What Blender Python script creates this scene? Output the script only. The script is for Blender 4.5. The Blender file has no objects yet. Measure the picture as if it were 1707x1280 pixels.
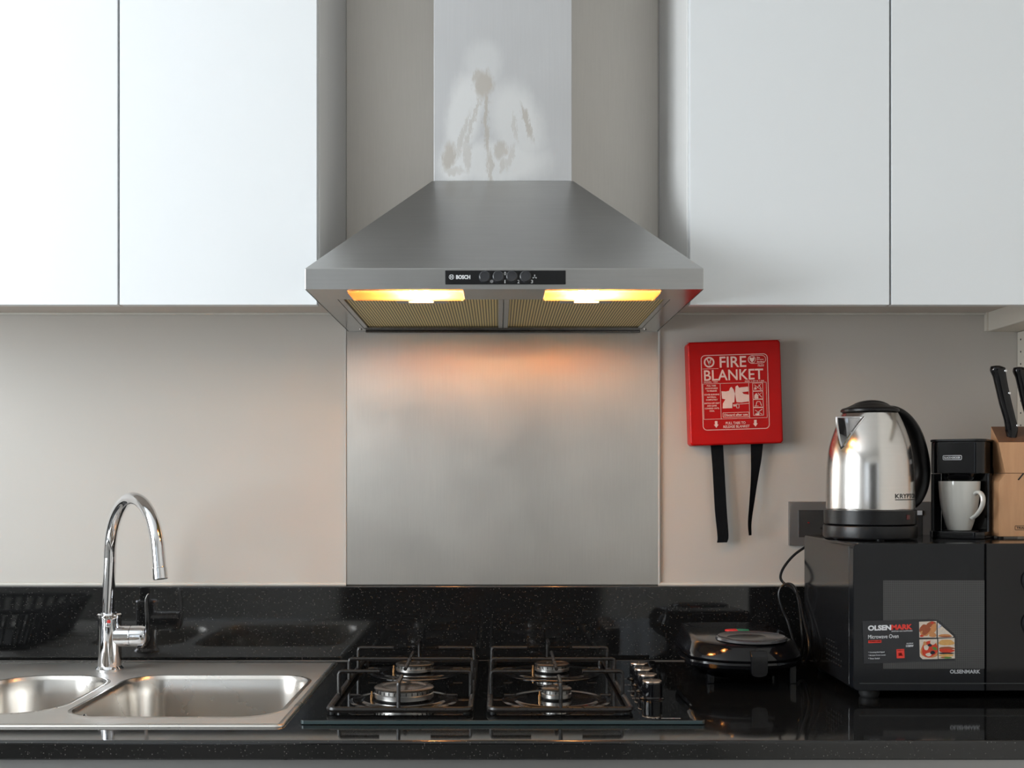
import bpy, bmesh, math, random
from mathutils import Vector, Matrix
random.seed(7)
S = bpy.context.scene
COL = S.collection
PI = math.pi
R = math.radians

# ------------------------------------------------------------------ camera
F = 1900.0; CX = 830.0; CY = 795.0           # focal length and vanishing point in pixels of the 1707x1280 frame
CAMY = -2.2; CZ = 1.2514
cd = bpy.data.cameras.new('camera'); cam = bpy.data.objects.new('camera', cd); COL.objects.link(cam)
cam.location = (0, CAMY, CZ); cam.rotation_euler = (R(90), 0, 0)
cd.sensor_width = 36; cd.lens = F/1707*36
cd.shift_x = (853.5-CX)/1707; cd.shift_y = (CY-640)/1707
cd.clip_start = 0.05
S.camera = cam
S.view_settings.view_transform = 'Standard'; S.view_settings.look = 'None'
S.view_settings.exposure = 0.06; S.view_settings.gamma = 1
S.view_settings.use_curve_mapping = False

def P(px, py, d):      # point seen at a pixel, d metres in front of the camera
    return Vector(((px-CX)*d/F, d+CAMY, CZ-(py-CY)*d/F))

# ------------------------------------------------------------------ world and daylight
w = bpy.data.worlds.new('world'); S.world = w; w.use_nodes = True
wb = w.node_tree.nodes['Background']; wb.inputs[0].default_value = (0.80, 0.90, 1.0, 1); wb.inputs[1].default_value = 1.2

def area(name, loc, rot, sx, sy, power, col=(1, 1, 1)):
    l = bpy.data.lights.new(name, 'AREA'); l.shape = 'RECTANGLE'; l.size = sx; l.size_y = sy
    l.energy = power; l.color = col
    o = bpy.data.objects.new(name, l); COL.objects.link(o); o.location = loc; o.rotation_euler = rot
    return o
RX0, RX1, RY = -2.3, 1.012, -4.7               # room extents: left wall, right wall, wall behind the camera
CEIL = 2.55
# window 1: behind the camera, left; window 2: added behind the camera, right, for bright stripes in the kettle; window 3: left side wall
W1 = (-2.1, -1.1, 0.95, 2.3); W2 = (.68, .98, 1.0, 2.2); W3 = (-2.7, -.85, 0.92, 2.35)
area('daylight_rear_left', ((W1[0]+W1[1])/2, RY-0.12, (W1[2]+W1[3])/2), (R(90), 0, R(180)), W1[1]-W1[0], W1[3]-W1[2], 60, (0.90, 0.96, 1.0))
area('kettle_stripe_light', ((W2[0]+W2[1])/2, RY-0.12, (W2[2]+W2[3])/2), (R(90), 0, R(180)), W2[1]-W2[0], W2[3]-W2[2], 12, (0.93, 0.97, 1.0))
area('daylight_side', (RX0-0.12, (W3[0]+W3[1])/2, (W3[2]+W3[3])/2), (R(90), 0, R(-90)), W3[1]-W3[0], W3[3]-W3[2], 98, (0.90, 0.96, 1.0))

# ------------------------------------------------------------------ tags and object helpers
def tag(o, label=None, cat=None, group=None, kind=None):
    if label: o['label'] = label
    if cat: o['category'] = cat
    if group: o['group'] = group
    if kind: o['kind'] = kind
    return o
def thing(name, label, cat, loc=(0, 0, 0), rz=0, group=None):
    o = bpy.data.objects.new(name, None); COL.objects.link(o)
    o.location = loc; o.rotation_euler = (0, 0, rz); o.empty_display_size = 0.05
    return tag(o, label, cat, group)
def obj(name, bm, mats, parent=None, sharp=32, label=None):
    bmesh.ops.recalc_face_normals(bm, faces=bm.faces)
    for f in bm.faces: f.smooth = True
    a = R(sharp)
    for e in bm.edges:
        e.smooth = not (len(e.link_faces) == 2 and e.calc_face_angle(0) > a)
    me = bpy.data.meshes.new(name); bm.to_mesh(me); bm.free()
    if not isinstance(mats, (list, tuple)): mats = [mats]
    for m in mats: me.materials.append(m)
    o = bpy.data.objects.new(name, me); COL.objects.link(o)
    if parent: o.parent = parent
    if label: o['label'] = label
    wn = o.modifiers.new('weighted_normals', 'WEIGHTED_NORMAL'); wn.keep_sharp = True; wn.weight = 100
    return o
def struct(name, bm, m):
    return tag(obj(name, bm, m), kind='structure')
def N(): return bmesh.new()
def merge(bm, other, M=None, mi=0):
    if M is not None: bmesh.ops.transform(other, matrix=M, verts=other.verts)
    vm = {v: bm.verts.new(v.co) for v in other.verts}
    for f in other.faces:
        try:
            nf = bm.faces.new([vm[v] for v in f.verts]); nf.material_index = mi if mi else f.material_index
        except ValueError: pass
    other.free()
def box(bm, x0, x1, y0, y1, z0, z1, bev=0, seg=2, M=None, mi=0):
    t = bmesh.new()
    r = bmesh.ops.create_cube(t, size=1)
    for v in t.verts:
        v.co = Vector((x0+(v.co.x+.5)*(x1-x0), y0+(v.co.y+.5)*(y1-y0), z0+(v.co.z+.5)*(z1-z0)))
    if bev: bmesh.ops.bevel(t, geom=list(t.edges), offset=bev, segments=seg, profile=.5, affect='EDGES')
    merge(bm, t, M, mi)
def ax(plane, u, v, d):
    return {'xy': (u, v, d), 'xz': (u, d, v), 'yz': (d, u, v)}[plane]
def extr(bm, poly, plane, d0, d1, bev=0, seg=2, M=None, mi=0, only=None):
    """polygon in a plane extruded from d0 to d1 along the third axis"""
    t = bmesh.new()
    a = [t.verts.new(ax(plane, u, v, d0)) for u, v in poly]
    b = [t.verts.new(ax(plane, u, v, d1)) for u, v in poly]
    n = len(poly)
    fa = t.faces.new(a); fb = t.faces.new(b[::-1])
    for i in range(n): t.faces.new((a[i], b[i], b[(i+1) % n], a[(i+1) % n]))
    bmesh.ops.recalc_face_normals(t, faces=t.faces)
    if bev:
        if only == 'd1': es = list(fb.edges)
        elif only == 'd0': es = list(fa.edges)
        elif only == 'caps': es = list(fa.edges)+list(fb.edges)
        else: es = list(t.edges)
        bmesh.ops.bevel(t, geom=es, offset=bev, segments=seg, profile=.5, affect='EDGES')
    merge(bm, t, M, mi)
def rrect(x0, x1, y0, y1, r, n=6, rs=None):
    rs = rs or (r, r, r, r); pts = []
    for (cx, cy, a0, q) in ((x1-rs[0], y1-rs[0], 0, rs[0]), (x0+rs[1], y1-rs[1], 90, rs[1]), (x0+rs[2], y0+rs[2], 180, rs[2]), (x1-rs[3], y0+rs[3], 270, rs[3])):
        for k in range(n+1):
            a = R(a0+90*k/n); pts.append((cx+q*math.cos(a), cy+q*math.sin(a)))
    return pts
def lathe(bm, prof, c=(0, 0, 0), n=48, axis='z', M=None, mi=0, a0=0, a1=360, caps=True):
    """profile of (radius, height)"""
    t = bmesh.new(); full = abs(a1-a0-360) < .1; k = n if full else n+1; rows = []
    for r, h in prof:
        row = []
        for i in range(k):
            a = R(a0+(a1-a0)*i/n)
            p = (r*math.cos(a), r*math.sin(a), h)
            if axis == 'y': p = (p[0], -h, p[1])
            if axis == 'x': p = (h, p[0], p[1])
            row.append(t.verts.new(p))
        rows.append(row)
    for i in range(len(rows)-1):
        for j in range(n if full else n):
            a, b = rows[i], rows[i+1]; jn = (j+1) % k
            t.faces.new((a[j], a[jn], b[jn], b[j]))
    if caps and full:
        t.faces.new(rows[0][::-1]); t.faces.new(rows[-1])
    bmesh.ops.remove_doubles(t, verts=t.verts, dist=1e-6)
    T = Matrix.Translation(c)
    merge(bm, t, (M @ T) if M is not None else T, mi)
def catmull(pts, n=8):
    pts = [Vector(p) for p in pts]; out = []
    q = [2*pts[0]-pts[1]]+pts+[2*pts[-1]-pts[-2]]
    for i in range(1, len(q)-2):
        for k in range(n):
            t = k/n; a, b, c, d = q[i-1], q[i], q[i+1], q[i+2]
            out.append(.5*((2*b)+(-a+c)*t+(2*a-5*b+4*c-d)*t*t+(-a+3*b-3*c+d)*t**3))
    out.append(pts[-1]); return out
def tube(bm, pts, r, n=12, caps=True, closed=False, M=None, mi=0, flat=None, up0=None):
    """swept section; r number or list; flat=(a,b) scales the section in the two frame directions"""
    t = bmesh.new(); pts = [Vector(p) for p in pts]; m = len(pts)
    rr = r if isinstance(r, (list, tuple)) else [r]*m
    up = None; rings = []
    for i in range(m):
        if closed: d = (pts[(i+1) % m]-pts[i-1])
        else: d = pts[min(i+1, m-1)]-pts[max(i-1, 0)]
        d.normalize()
        if up is None:
            up = Vector(up0) if up0 else (Vector((0, 0, 1)) if abs(d.z) < .9 else Vector((1, 0, 0)))
        up = (up-d*up.dot(d)).normalized(); sd = d.cross(up)
        fa, fb = flat if flat else (1, 1)
        rings.append([t.verts.new(pts[i]+rr[i]*(fa*math.cos(2*PI*k/n)*up+fb*math.sin(2*PI*k/n)*sd)) for k in range(n)])
    for i in range(m if closed else m-1):
        a, b = rings[i], rings[(i+1) % m]
        for k in range(n): t.faces.new((a[k], a[(k+1) % n], b[(k+1) % n], b[k]))
    if caps and not closed: t.faces.new(rings[0][::-1]); t.faces.new(rings[-1])
    merge(bm, t, M, mi)
def loft(bm, loops, cap0=True, cap1=True, mi=0, M=None):
    t = bmesh.new(); rows = [[t.verts.new(p) for p in L] for L in loops]; n = len(loops[0])
    for i in range(len(rows)-1):
        for j in range(n): t.faces.new((rows[i][j], rows[i][(j+1) % n], rows[i+1][(j+1) % n], rows[i+1][j]))
    if cap0: t.faces.new(rows[0][::-1])
    if cap1: t.faces.new(rows[-1])
    merge(bm, t, M, mi)
def rot_at(c, axis, ang):
    return Matrix.Translation(c) @ Matrix.Rotation(ang, 4, axis) @ Matrix.Translation(-Vector(c))
def flat_poly(bm, pts, mi=0, M=None):
    t = bmesh.new(); t.faces.new([t.verts.new(p) for p in pts]); merge(bm, t, M, mi)
def plate(bm, poly, y, th=.0004, mi=0, M=None):      # thin printed shape facing -y; poly in (x,z)
    extr(bm, poly, 'xz', y-th, y, mi=mi, M=M)
def stroke(bm, x0, z0, x1, z1, wd, y, mi=0, M=None):
    d = Vector((x1-x0, z1-z0)); d.normalize(); nx, nz = -d.y*wd/2, d.x*wd/2
    plate(bm, [(x0+nx, z0+nz), (x0-nx, z0-nz), (x1-nx, z1-nz), (x1+nx, z1+nz)], y, mi=mi, M=M)
def frame_rect(bm, x0, x1, z0, z1, wd, y, mi=0, M=None, r=0):
    if r:
        a = rrect(x0, x1, z0, z1, r, 5); b = rrect(x0+wd, x1-wd, z0+wd, z1-wd, max(r-wd, .0001), 5)
        t = bmesh.new(); n = len(a)
        va = [t.verts.new((p[0], y, p[1])) for p in a]; vb = [t.verts.new((p[0], y, p[1])) for p in b]
        for i in range(n): t.faces.new((va[i], va[(i+1) % n], vb[(i+1) % n], vb[i]))
        merge(bm, t, M, mi); return
    stroke(bm, x0, z0, x1, z0, wd, y, mi, M); stroke(bm, x0, z1, x1, z1, wd, y, mi, M)
    stroke(bm, x0, z0, x0, z1, wd, y, mi, M); stroke(bm, x1, z0, x1, z1, wd, y, mi, M)
def ell(cx, cz, rx, rz, n=20, a0=0):
    return [(cx+rx*math.cos(2*PI*k/n+a0), cz+rz*math.sin(2*PI*k/n+a0)) for k in range(n)]
DG = None
def text(bm, body, x0, x1, z0, z1, y, bold=0.0, mi=0, M=None, wrap=None, sp=1.0):
    """raised lettering facing -y that fills the given rectangle"""
    cu = bpy.data.curves.new('lettering', 'FONT'); cu.body = body; cu.size = 1; cu.offset = bold; cu.resolution_u = 3
    cu.space_character = sp
    o = bpy.data.objects.new('lettering', cu); COL.objects.link(o)
    dg = bpy.context.evaluated_depsgraph_get(); dg.update()
    me = bpy.data.meshes.new_from_object(o.evaluated_get(dg))
    bpy.data.objects.remove(o); bpy.data.curves.remove(cu)
    t = bmesh.new(); t.from_mesh(me); bpy.data.meshes.remove(me)
    xs = [v.co.x for v in t.verts]; ys = [v.co.y for v in t.verts]
    a, b, c, d = min(xs), max(xs), min(ys), max(ys)
    for v in t.verts:
        u = x0+(v.co.x-a)/(b-a)*(x1-x0); q = z0+(v.co.y-c)/(d-c)*(z1-z0)
        v.co = wrap(u, q) if wrap else Vector((u, y, q))
    for f in t.faces: f.material_index = 0
    merge(bm, t, M, mi)

# ------------------------------------------------------------------ materials
def newmat(name):
    m = bpy.data.materials.new(name); m.use_nodes = True; nt = m.node_tree
    return m, nt, nt.nodes['Principled BSDF']
def lk(nt, a, b): nt.links.new(a, b)
def nd(nt, t, **kw):
    n = nt.nodes.new(t)
    for k, v in kw.items():
        if k in n.inputs: n.inputs[k].default_value = v
        else: setattr(n, k, v)
    return n
def mat(name, col, rough=.5, metal=0, noise=0, nscale=40, bump=0, stretch=None, coat=0, spec=None, aniso=0, rvar=0, **kw):
    m, nt, b = newmat(name)
    c = (*col, 1); b.inputs['Base Color'].default_value = c
    b.inputs['Roughness'].default_value = rough; b.inputs['Metallic'].default_value = metal
    b.inputs['Coat Weight'].default_value = coat; b.inputs['Coat Roughness'].default_value = .05
    if spec is not None: b.inputs['Specular IOR Level'].default_value = spec
    if aniso: b.inputs['Anisotropic'].default_value = aniso
    for k, v in kw.items(): b.inputs[k].default_value = v
    tc = nd(nt, 'ShaderNodeTexCoord'); mp = nd(nt, 'ShaderNodeMapping'); lk(nt, tc.outputs['Object'], mp.inputs[0])
    if stretch: mp.inputs['Scale'].default_value = stretch
    nz = nd(nt, 'ShaderNodeTexNoise', Scale=nscale, Detail=4.0); lk(nt, mp.outputs[0], nz.inputs['Vector'])
    if noise:
        mx = nd(nt, 'ShaderNodeMix', data_type='RGBA', blend_type='MULTIPLY'); mx.inputs[0].default_value = 1
        r = nd(nt, 'ShaderNodeMapRange'); r.inputs['To Min'].default_value = 1-noise; r.inputs['To Max'].default_value = 1+noise*.4
        lk(nt, nz.outputs['Fac'], r.inputs[0]); mx.inputs[6].default_value = c; lk(nt, r.outputs[0], mx.inputs[7]); lk(nt, mx.outputs[2], b.inputs['Base Color'])
    if rvar:
        r2 = nd(nt, 'ShaderNodeMapRange'); r2.inputs['To Min'].default_value = rough-rvar; r2.inputs['To Max'].default_value = rough+rvar
        lk(nt, nz.outputs['Fac'], r2.inputs[0]); lk(nt, r2.outputs[0], b.inputs['Roughness'])
    if bump:
        bp = nd(nt, 'ShaderNodeBump', Strength=bump, Distance=.001); lk(nt, nz.outputs['Fac'], bp.inputs['Height']); lk(nt, bp.outputs[0], b.inputs['Normal'])
    return m

M_wall = mat('wall_paint', (.55, .515, .47), .42, noise=.05, nscale=3, bump=.08)
M_wallr = mat('side_wall_paint', (.66, .62, .57), .6, noise=.04, nscale=5, bump=.1)
M_room = mat('room_paint', (.74, .73, .71), .7, noise=.04, nscale=2)
M_ceil = mat('ceiling_paint', (.85, .85, .84), .8, noise=.03, nscale=2)
M_floor = mat('floor_tile', (.42, .40, .37), .35, noise=.1, nscale=6)
M_darkpanel = mat('added_panel_dark', (.018, .016, .015), .45, noise=.2, nscale=8, stretch=(1, 1, .1))
M_lam = mat('white_laminate', (.80, .815, .825), .30, noise=.02, nscale=2)
M_lamside = mat('cabinet_side', (.78, .77, .75), .4, noise=.05, nscale=6, stretch=(1, 1, .2))
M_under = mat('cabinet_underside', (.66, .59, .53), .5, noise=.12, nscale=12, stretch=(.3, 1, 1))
M_base = mat('shaded_cabinet_laminate', (.24, .24, .245), .35, noise=.05, nscale=8)  # shade under the worktop put into the colour of white fronts
M_rail = mat('rail_metal', (.30, .30, .30), .35, .7, noise=.05)
M_button = mat('button_plastic', (.035, .036, .04), .22, noise=.05)
M_trim = mat('cream_trim', (.68, .63, .55), .5, noise=.06, nscale=10)
M_caulk = mat('caulk', (.66, .63, .57), .5, noise=.2, nscale=30)
M_blackpl = mat('black_plastic', (.009, .009, .010), .32, spec=.35, noise=.1, nscale=90, bump=.02)
M_blackgloss = mat('black_gloss_plastic', (.005, .005, .006), .10, noise=.1, nscale=60, spec=.4)
M_grate = mat('enamelled_iron', (.012, .010, .009), .30, noise=.4, nscale=160, bump=.35, rvar=.1)
M_chrome = mat('chrome', (.80, .80, .82), .045, 1, noise=.02, nscale=30)
M_alu = mat('burner_aluminium', (.62, .60, .57), .30, 1, noise=.2, nscale=60, rvar=.08)
M_knobtop = mat('knob_metal', (.60, .47, .37), .22, 1, noise=.1, nscale=60)
M_brass = mat('brass_igniter', (.55, .30, .13), .3, 1, noise=.1)
M_white = mat('white_ceramic', (.66, .64, .59), .10, noise=.02, coat=.6)
M_red = mat('red_plastic', (.50, .002, .0015), .36, noise=.08, nscale=14, rvar=.06, spec=.25)
M_redpr = mat('faded_print', (.88, .62, .56), .5, noise=.1, nscale=200)
M_strap = mat('black_webbing', (.006, .007, .009), .85, spec=.12, noise=.3, nscale=300, bump=.4)
M_print = mat('white_print', (.75, .76, .78), .5, noise=.02)
M_greyprint = mat('silver_print', (.42, .43, .45), .4, noise=.02)
M_darkprint = mat('black_print', (.01, .01, .01), .5, noise=.02)
M_redprint = mat('red_print', (.80, .05, .035), .5, noise=.02)
M_stick = mat('label_black', (.022, .023, .027), .35, noise=.05)
M_socket = mat('gunmetal_plate', (.21, .20, .195), .36, .4, noise=.1, nscale=80, stretch=(.1, 1, 1))
M_socketin = mat('gunmetal_insert', (.06, .058, .057), .4, .3, noise=.1, nscale=60)
M_rubber = mat('rubber', (.01, .01, .01), .6, noise=.1)
M_rack = mat('rack_plastic', (.05, .055, .06), .4, noise=.1)
M_inner = mat('underside_steel', (.30, .285, .27), .20, 1, noise=.12, nscale=20, rvar=.05)
M_gold = None

def steel(name, col, rough, stretch, nscale=6, var=.18, aniso=0.0, bump=.03, blotch=.08, gain=0, tangent=None, tvec=None):
    """brushed stainless steel: fine stretched grain over large soft blotches"""
    m, nt, b = newmat(name)
    b.inputs['Metallic'].default_value = 1
    if aniso:
        b.inputs['Anisotropic'].default_value = aniso
        if tvec:
            tg = nd(nt, 'ShaderNodeCombineXYZ'); tg.inputs[0].default_value, tg.inputs[1].default_value, tg.inputs[2].default_value = tvec
        else: tg = nd(nt, 'ShaderNodeTangent', direction_type='RADIAL', axis=tangent or 'Z')
        lk(nt, tg.outputs[0], b.inputs['Tangent'])
    tc = nd(nt, 'ShaderNodeTexCoord'); mp = nd(nt, 'ShaderNodeMapping'); lk(nt, tc.outputs['Object'], mp.inputs[0])
    mp.inputs['Scale'].default_value = stretch
    n1 = nd(nt, 'ShaderNodeTexNoise', Scale=nscale, Detail=5.0); lk(nt, mp.outputs[0], n1.inputs['Vector'])
    n2 = nd(nt, 'ShaderNodeTexNoise', Scale=5.0, Detail=5.0, Roughness=.6); lk(nt, tc.outputs['Object'], n2.inputs['Vector'])
    r1 = nd(nt, 'ShaderNodeMapRange'); r1.inputs['To Min'].default_value = 1-var; r1.inputs['To Max'].default_value = 1+var*.6; lk(nt, n1.outputs['Fac'], r1.inputs[0])
    r2 = nd(nt, 'ShaderNodeMapRange'); r2.inputs['To Min'].default_value = 1-blotch; r2.inputs['To Max'].default_value = 1+blotch; lk(nt, n2.outputs['Fac'], r2.inputs[0])
    mu = nd(nt, 'ShaderNodeMath', operation='MULTIPLY'); lk(nt, r1.outputs[0], mu.inputs[0]); lk(nt, r2.outputs[0], mu.inputs[1])
    vs = nd(nt, 'ShaderNodeVectorMath', operation='SCALE'); vs.inputs[0].default_value = col; lk(nt, mu.outputs[0], vs.inputs['Scale'])
    lk(nt, vs.outputs[0], b.inputs['Base Color'])
    r3 = nd(nt, 'ShaderNodeMapRange'); r3.inputs['To Min'].default_value = rough*.8; r3.inputs['To Max'].default_value = rough*1.25; lk(nt, n2.outputs['Fac'], r3.inputs[0])
    lk(nt, r3.outputs[0], b.inputs['Roughness'])
    bp = nd(nt, 'ShaderNodeBump', Strength=bump, Distance=.0005); lk(nt, n1.outputs['Fac'], bp.inputs['Height']); lk(nt, bp.outputs[0], b.inputs['Normal'])
    return m, nt, b, vs, tc
M_panel = steel('splashback_steel', (.58, .545, .50), .33, (60, 1, 2.5), 6, .06, bump=.03, blotch=.07, aniso=.7, tvec=(1, 0, 0))[0]
M_hood = steel('hood_steel', (.50, .495, .485), .30, (2, 1, 60), 5, .07, bump=.04, blotch=.10)[0]
M_sink = steel('sink_steel', (.68, .65, .61), .27, (3, 40, 3), 6, .05, bump=.02, blotch=.05)[0]
M_deck = steel('sink_deck_steel', (.70, .68, .65), .46, (3, 40, 3), 6, .05, bump=.02, blotch=.05)[0]
M_kettle = steel('kettle_steel', (.72, .69, .66), .16, (2, 2, 90), 5, .05, aniso=.75, bump=.03, blotch=.02)[0]

# chimney steel with dried grease stains and lightened water marks of their own shape
M_chim, nt, b, vs, tc = steel('chimney_steel', (.72, .72, .735), .40, (80, 1, 2), 6, .04, bump=.02, blotch=.05)
def blob_mask(nt, src, blobs, dist=.02, dscale=30, fine=0):
    """union of distorted ellipses (x, z, rx, rz, angle) in object metres"""
    nz = nd(nt, 'ShaderNodeTexNoise', Scale=dscale, Detail=6.0, Roughness=.75); sm_ = nd(nt, 'ShaderNodeMapping'); sm_.inputs['Scale'].default_value = (1.5, 1, .45); lk(nt, src, sm_.inputs[0]); lk(nt, sm_.outputs[0], nz.inputs['Vector'])
    sb = nd(nt, 'ShaderNodeVectorMath', operation='SUBTRACT'); lk(nt, nz.outputs['Color'], sb.inputs[0]); sb.inputs[1].default_value = (.5, .5, .5)
    sc = nd(nt, 'ShaderNodeVectorMath', operation='SCALE'); lk(nt, sb.outputs[0], sc.inputs[0]); sc.inputs['Scale'].default_value = dist
    ad = nd(nt, 'ShaderNodeVectorMath', operation='ADD'); lk(nt, src, ad.inputs[0]); lk(nt, sc.outputs[0], ad.inputs[1])
    last = None
    for x, z, rx, rz, a, s in blobs:
        mp = nd(nt, 'ShaderNodeMapping', vector_type='TEXTURE'); mp.inputs['Location'].default_value = (x, 0, z); mp.inputs['Rotation'].default_value = (0, R(a), 0); mp.inputs['Scale'].default_value = (rx, 1000, rz)
        lk(nt, ad.outputs[0], mp.inputs[0])
        ln = nd(nt, 'ShaderNodeVectorMath', operation='LENGTH'); lk(nt, mp.outputs[0], ln.inputs[0])
        r = nd(nt, 'ShaderNodeMapRange', interpolation_type='SMOOTHSTEP'); r.inputs['From Min'].default_value = 1.25; r.inputs['From Max'].default_value = .55; r.inputs['To Max'].default_value = s; lk(nt, ln.outputs['Value'], r.inputs[0])
        if last is None: last = r.outputs[0]
        else:
            mx = nd(nt, 'ShaderNodeMath', operation='MAXIMUM'); lk(nt, last, mx.inputs[0]); lk(nt, r.outputs[0], mx.inputs[1]); last = mx.outputs[0]
    return last
def cpx(px, py): p = P(px, py, 1.93); return p.x, p.z
def B(px, py, rx, rz, a=0, s=1): x, z = cpx(px, py); return (x, z, rx/984., rz/984., a, s)
pale = blob_mask(nt, tc.outputs['Object'], [B(805, 110, 34, 45, 0, .4), B(775, 190, 32, 80, 12, .8), B(860, 205, 45, 75, -18, .75), B(825, 270, 95, 40, 0, .85), B(760, 270, 30, 45, 0, .9)], .03, 22)  # pale water marks, lightened further to carry the brighter lower reflection
tan = blob_mask(nt, tc.outputs['Object'], [B(805, 140, 17, 24, 0, .95), B(811, 200, 5, 70, -1, .9), B(788, 200, 3.5, 55, 16, .6), B(772, 228, 4, 45, 14, .55), B(748, 262, 12, 25, 10, .9), B(779, 262, 7, 26, 0, .55),
    B(817, 280, 5, 30, -4, .75), B(834, 250, 12, 16, 15, .8), B(850, 262, 5, 24, 12, .5), B(878, 203, 5, 34, -14, .9), B(857, 210, 3.5, 26, -8, .5), B(757, 285, 16, 8, 0, .5), B(795, 128, 8, 12, 30, .8), B(838, 275, 6, 14, 10, .6), B(765, 240, 3, 30, 16, .5)], .030, 75)
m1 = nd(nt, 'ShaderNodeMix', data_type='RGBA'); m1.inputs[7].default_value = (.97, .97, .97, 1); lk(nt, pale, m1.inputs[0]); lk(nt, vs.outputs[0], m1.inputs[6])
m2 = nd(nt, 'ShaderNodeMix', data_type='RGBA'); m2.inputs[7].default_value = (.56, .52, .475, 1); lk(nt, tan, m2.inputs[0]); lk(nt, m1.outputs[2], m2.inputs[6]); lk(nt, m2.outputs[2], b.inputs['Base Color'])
mm = nd(nt, 'ShaderNodeMapRange'); mm.inputs['To Min'].default_value = 1; mm.inputs['To Max'].default_value = .55; lk(nt, tan, mm.inputs[0]); lk(nt, mm.outputs[0], b.inputs['Metallic'])

# black granite with fine pale flecks
def granite():
    m, nt, b = newmat('black_granite')
    tc = nd(nt, 'ShaderNodeTexCoord')
    v = nd(nt, 'ShaderNodeTexVoronoi', Scale=380.0); lk(nt, tc.outputs['Object'], v.inputs['Vector'])
    gt = nd(nt, 'ShaderNodeMath', operation='LESS_THAN'); gt.inputs[1].default_value = .24; lk(nt, v.outputs['Distance'], gt.inputs[0])
    sp = nd(nt, 'ShaderNodeSeparateColor'); lk(nt, v.outputs['Color'], sp.inputs[0])
    g2 = nd(nt, 'ShaderNodeMapRange'); g2.inputs['From Min'].default_value = .72; g2.inputs['From Max'].default_value = 1; lk(nt, sp.outputs[0], g2.inputs[0])
    mu = nd(nt, 'ShaderNodeMath', operation='MULTIPLY'); lk(nt, gt.outputs[0], mu.inputs[0]); lk(nt, g2.outputs[0], mu.inputs[1])
    nz = nd(nt, 'ShaderNodeTexNoise', Scale=220.0, Detail=3.0); lk(nt, tc.outputs['Object'], nz.inputs['Vector'])
    cr = nd(nt, 'ShaderNodeMix', data_type='RGBA'); cr.inputs[6].default_value = (.003, .003, .0032, 1); cr.inputs[7].default_value = (.012, .012, .012, 1); lk(nt, nz.outputs['Fac'], cr.inputs[0])
    mx = nd(nt, 'ShaderNodeMix', data_type='RGBA'); mx.inputs[7].default_value = (.17, .16, .145, 1); lk(nt, mu.outputs[0], mx.inputs[0]); lk(nt, cr.outputs[2], mx.inputs[6])
    lk(nt, mx.outputs[2], b.inputs['Base Color'])
    b.inputs['Roughness'].default_value = .06; b.inputs['Specular IOR Level'].default_value = .62
    return m
M_gran = granite()
M_glassblk = mat('black_hob_glass', (.003, .0035, .004), .03, noise=.05, spec=.6)
M_glassedge = mat('hob_glass_edge', (.045, .068, .07), .25, noise=.05)

def wood(name, c1, c2, stretch):
    m, nt, b = newmat(name)
    tc = nd(nt, 'ShaderNodeTexCoord'); mp = nd(nt, 'ShaderNodeMapping'); mp.inputs['Scale'].default_value = stretch; lk(nt, tc.outputs['Object'], mp.inputs[0])
    nz = nd(nt, 'ShaderNodeTexNoise', Scale=8.0, Detail=6.0, Distortion=.4); lk(nt, mp.outputs[0], nz.inputs['Vector'])
    mx = nd(nt, 'ShaderNodeMix', data_type='RGBA'); mx.inputs[6].default_value = (*c1, 1); mx.inputs[7].default_value = (*c2, 1); lk(nt, nz.outputs['Fac'], mx.inputs[0]); lk(nt, mx.outputs[2], b.inputs['Base Color'])
    b.inputs['Roughness'].default_value = .42
    return m
M_wood = wood('beech_wood', (.72, .40, .21), (.54, .28, .14), (14, 14, 1.2))
M_wooddk = wood('beech_end_grain', (.24, .11, .055), (.15, .065, .03), (14, 2, 14))

# filter mesh: perforation pattern, its gold brightened to stand in for lamp glow
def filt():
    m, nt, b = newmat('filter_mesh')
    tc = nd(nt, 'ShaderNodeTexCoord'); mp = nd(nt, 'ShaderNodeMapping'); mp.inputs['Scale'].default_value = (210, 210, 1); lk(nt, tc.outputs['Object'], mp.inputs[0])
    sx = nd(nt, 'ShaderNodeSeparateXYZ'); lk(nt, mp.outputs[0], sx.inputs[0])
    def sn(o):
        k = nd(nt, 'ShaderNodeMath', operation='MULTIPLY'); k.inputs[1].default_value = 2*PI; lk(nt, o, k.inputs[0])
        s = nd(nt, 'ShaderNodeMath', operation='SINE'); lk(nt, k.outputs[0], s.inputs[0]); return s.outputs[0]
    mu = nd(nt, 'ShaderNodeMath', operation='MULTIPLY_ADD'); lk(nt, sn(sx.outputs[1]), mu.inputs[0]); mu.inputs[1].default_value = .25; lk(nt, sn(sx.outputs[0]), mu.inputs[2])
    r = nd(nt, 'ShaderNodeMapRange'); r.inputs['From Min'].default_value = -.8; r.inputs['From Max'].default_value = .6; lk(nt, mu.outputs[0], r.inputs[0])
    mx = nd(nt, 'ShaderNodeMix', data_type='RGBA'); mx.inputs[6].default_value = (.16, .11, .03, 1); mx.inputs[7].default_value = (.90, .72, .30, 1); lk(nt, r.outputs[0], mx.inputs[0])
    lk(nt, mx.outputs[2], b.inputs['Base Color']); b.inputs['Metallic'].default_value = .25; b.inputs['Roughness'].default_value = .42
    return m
M_filter = filt()
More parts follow.
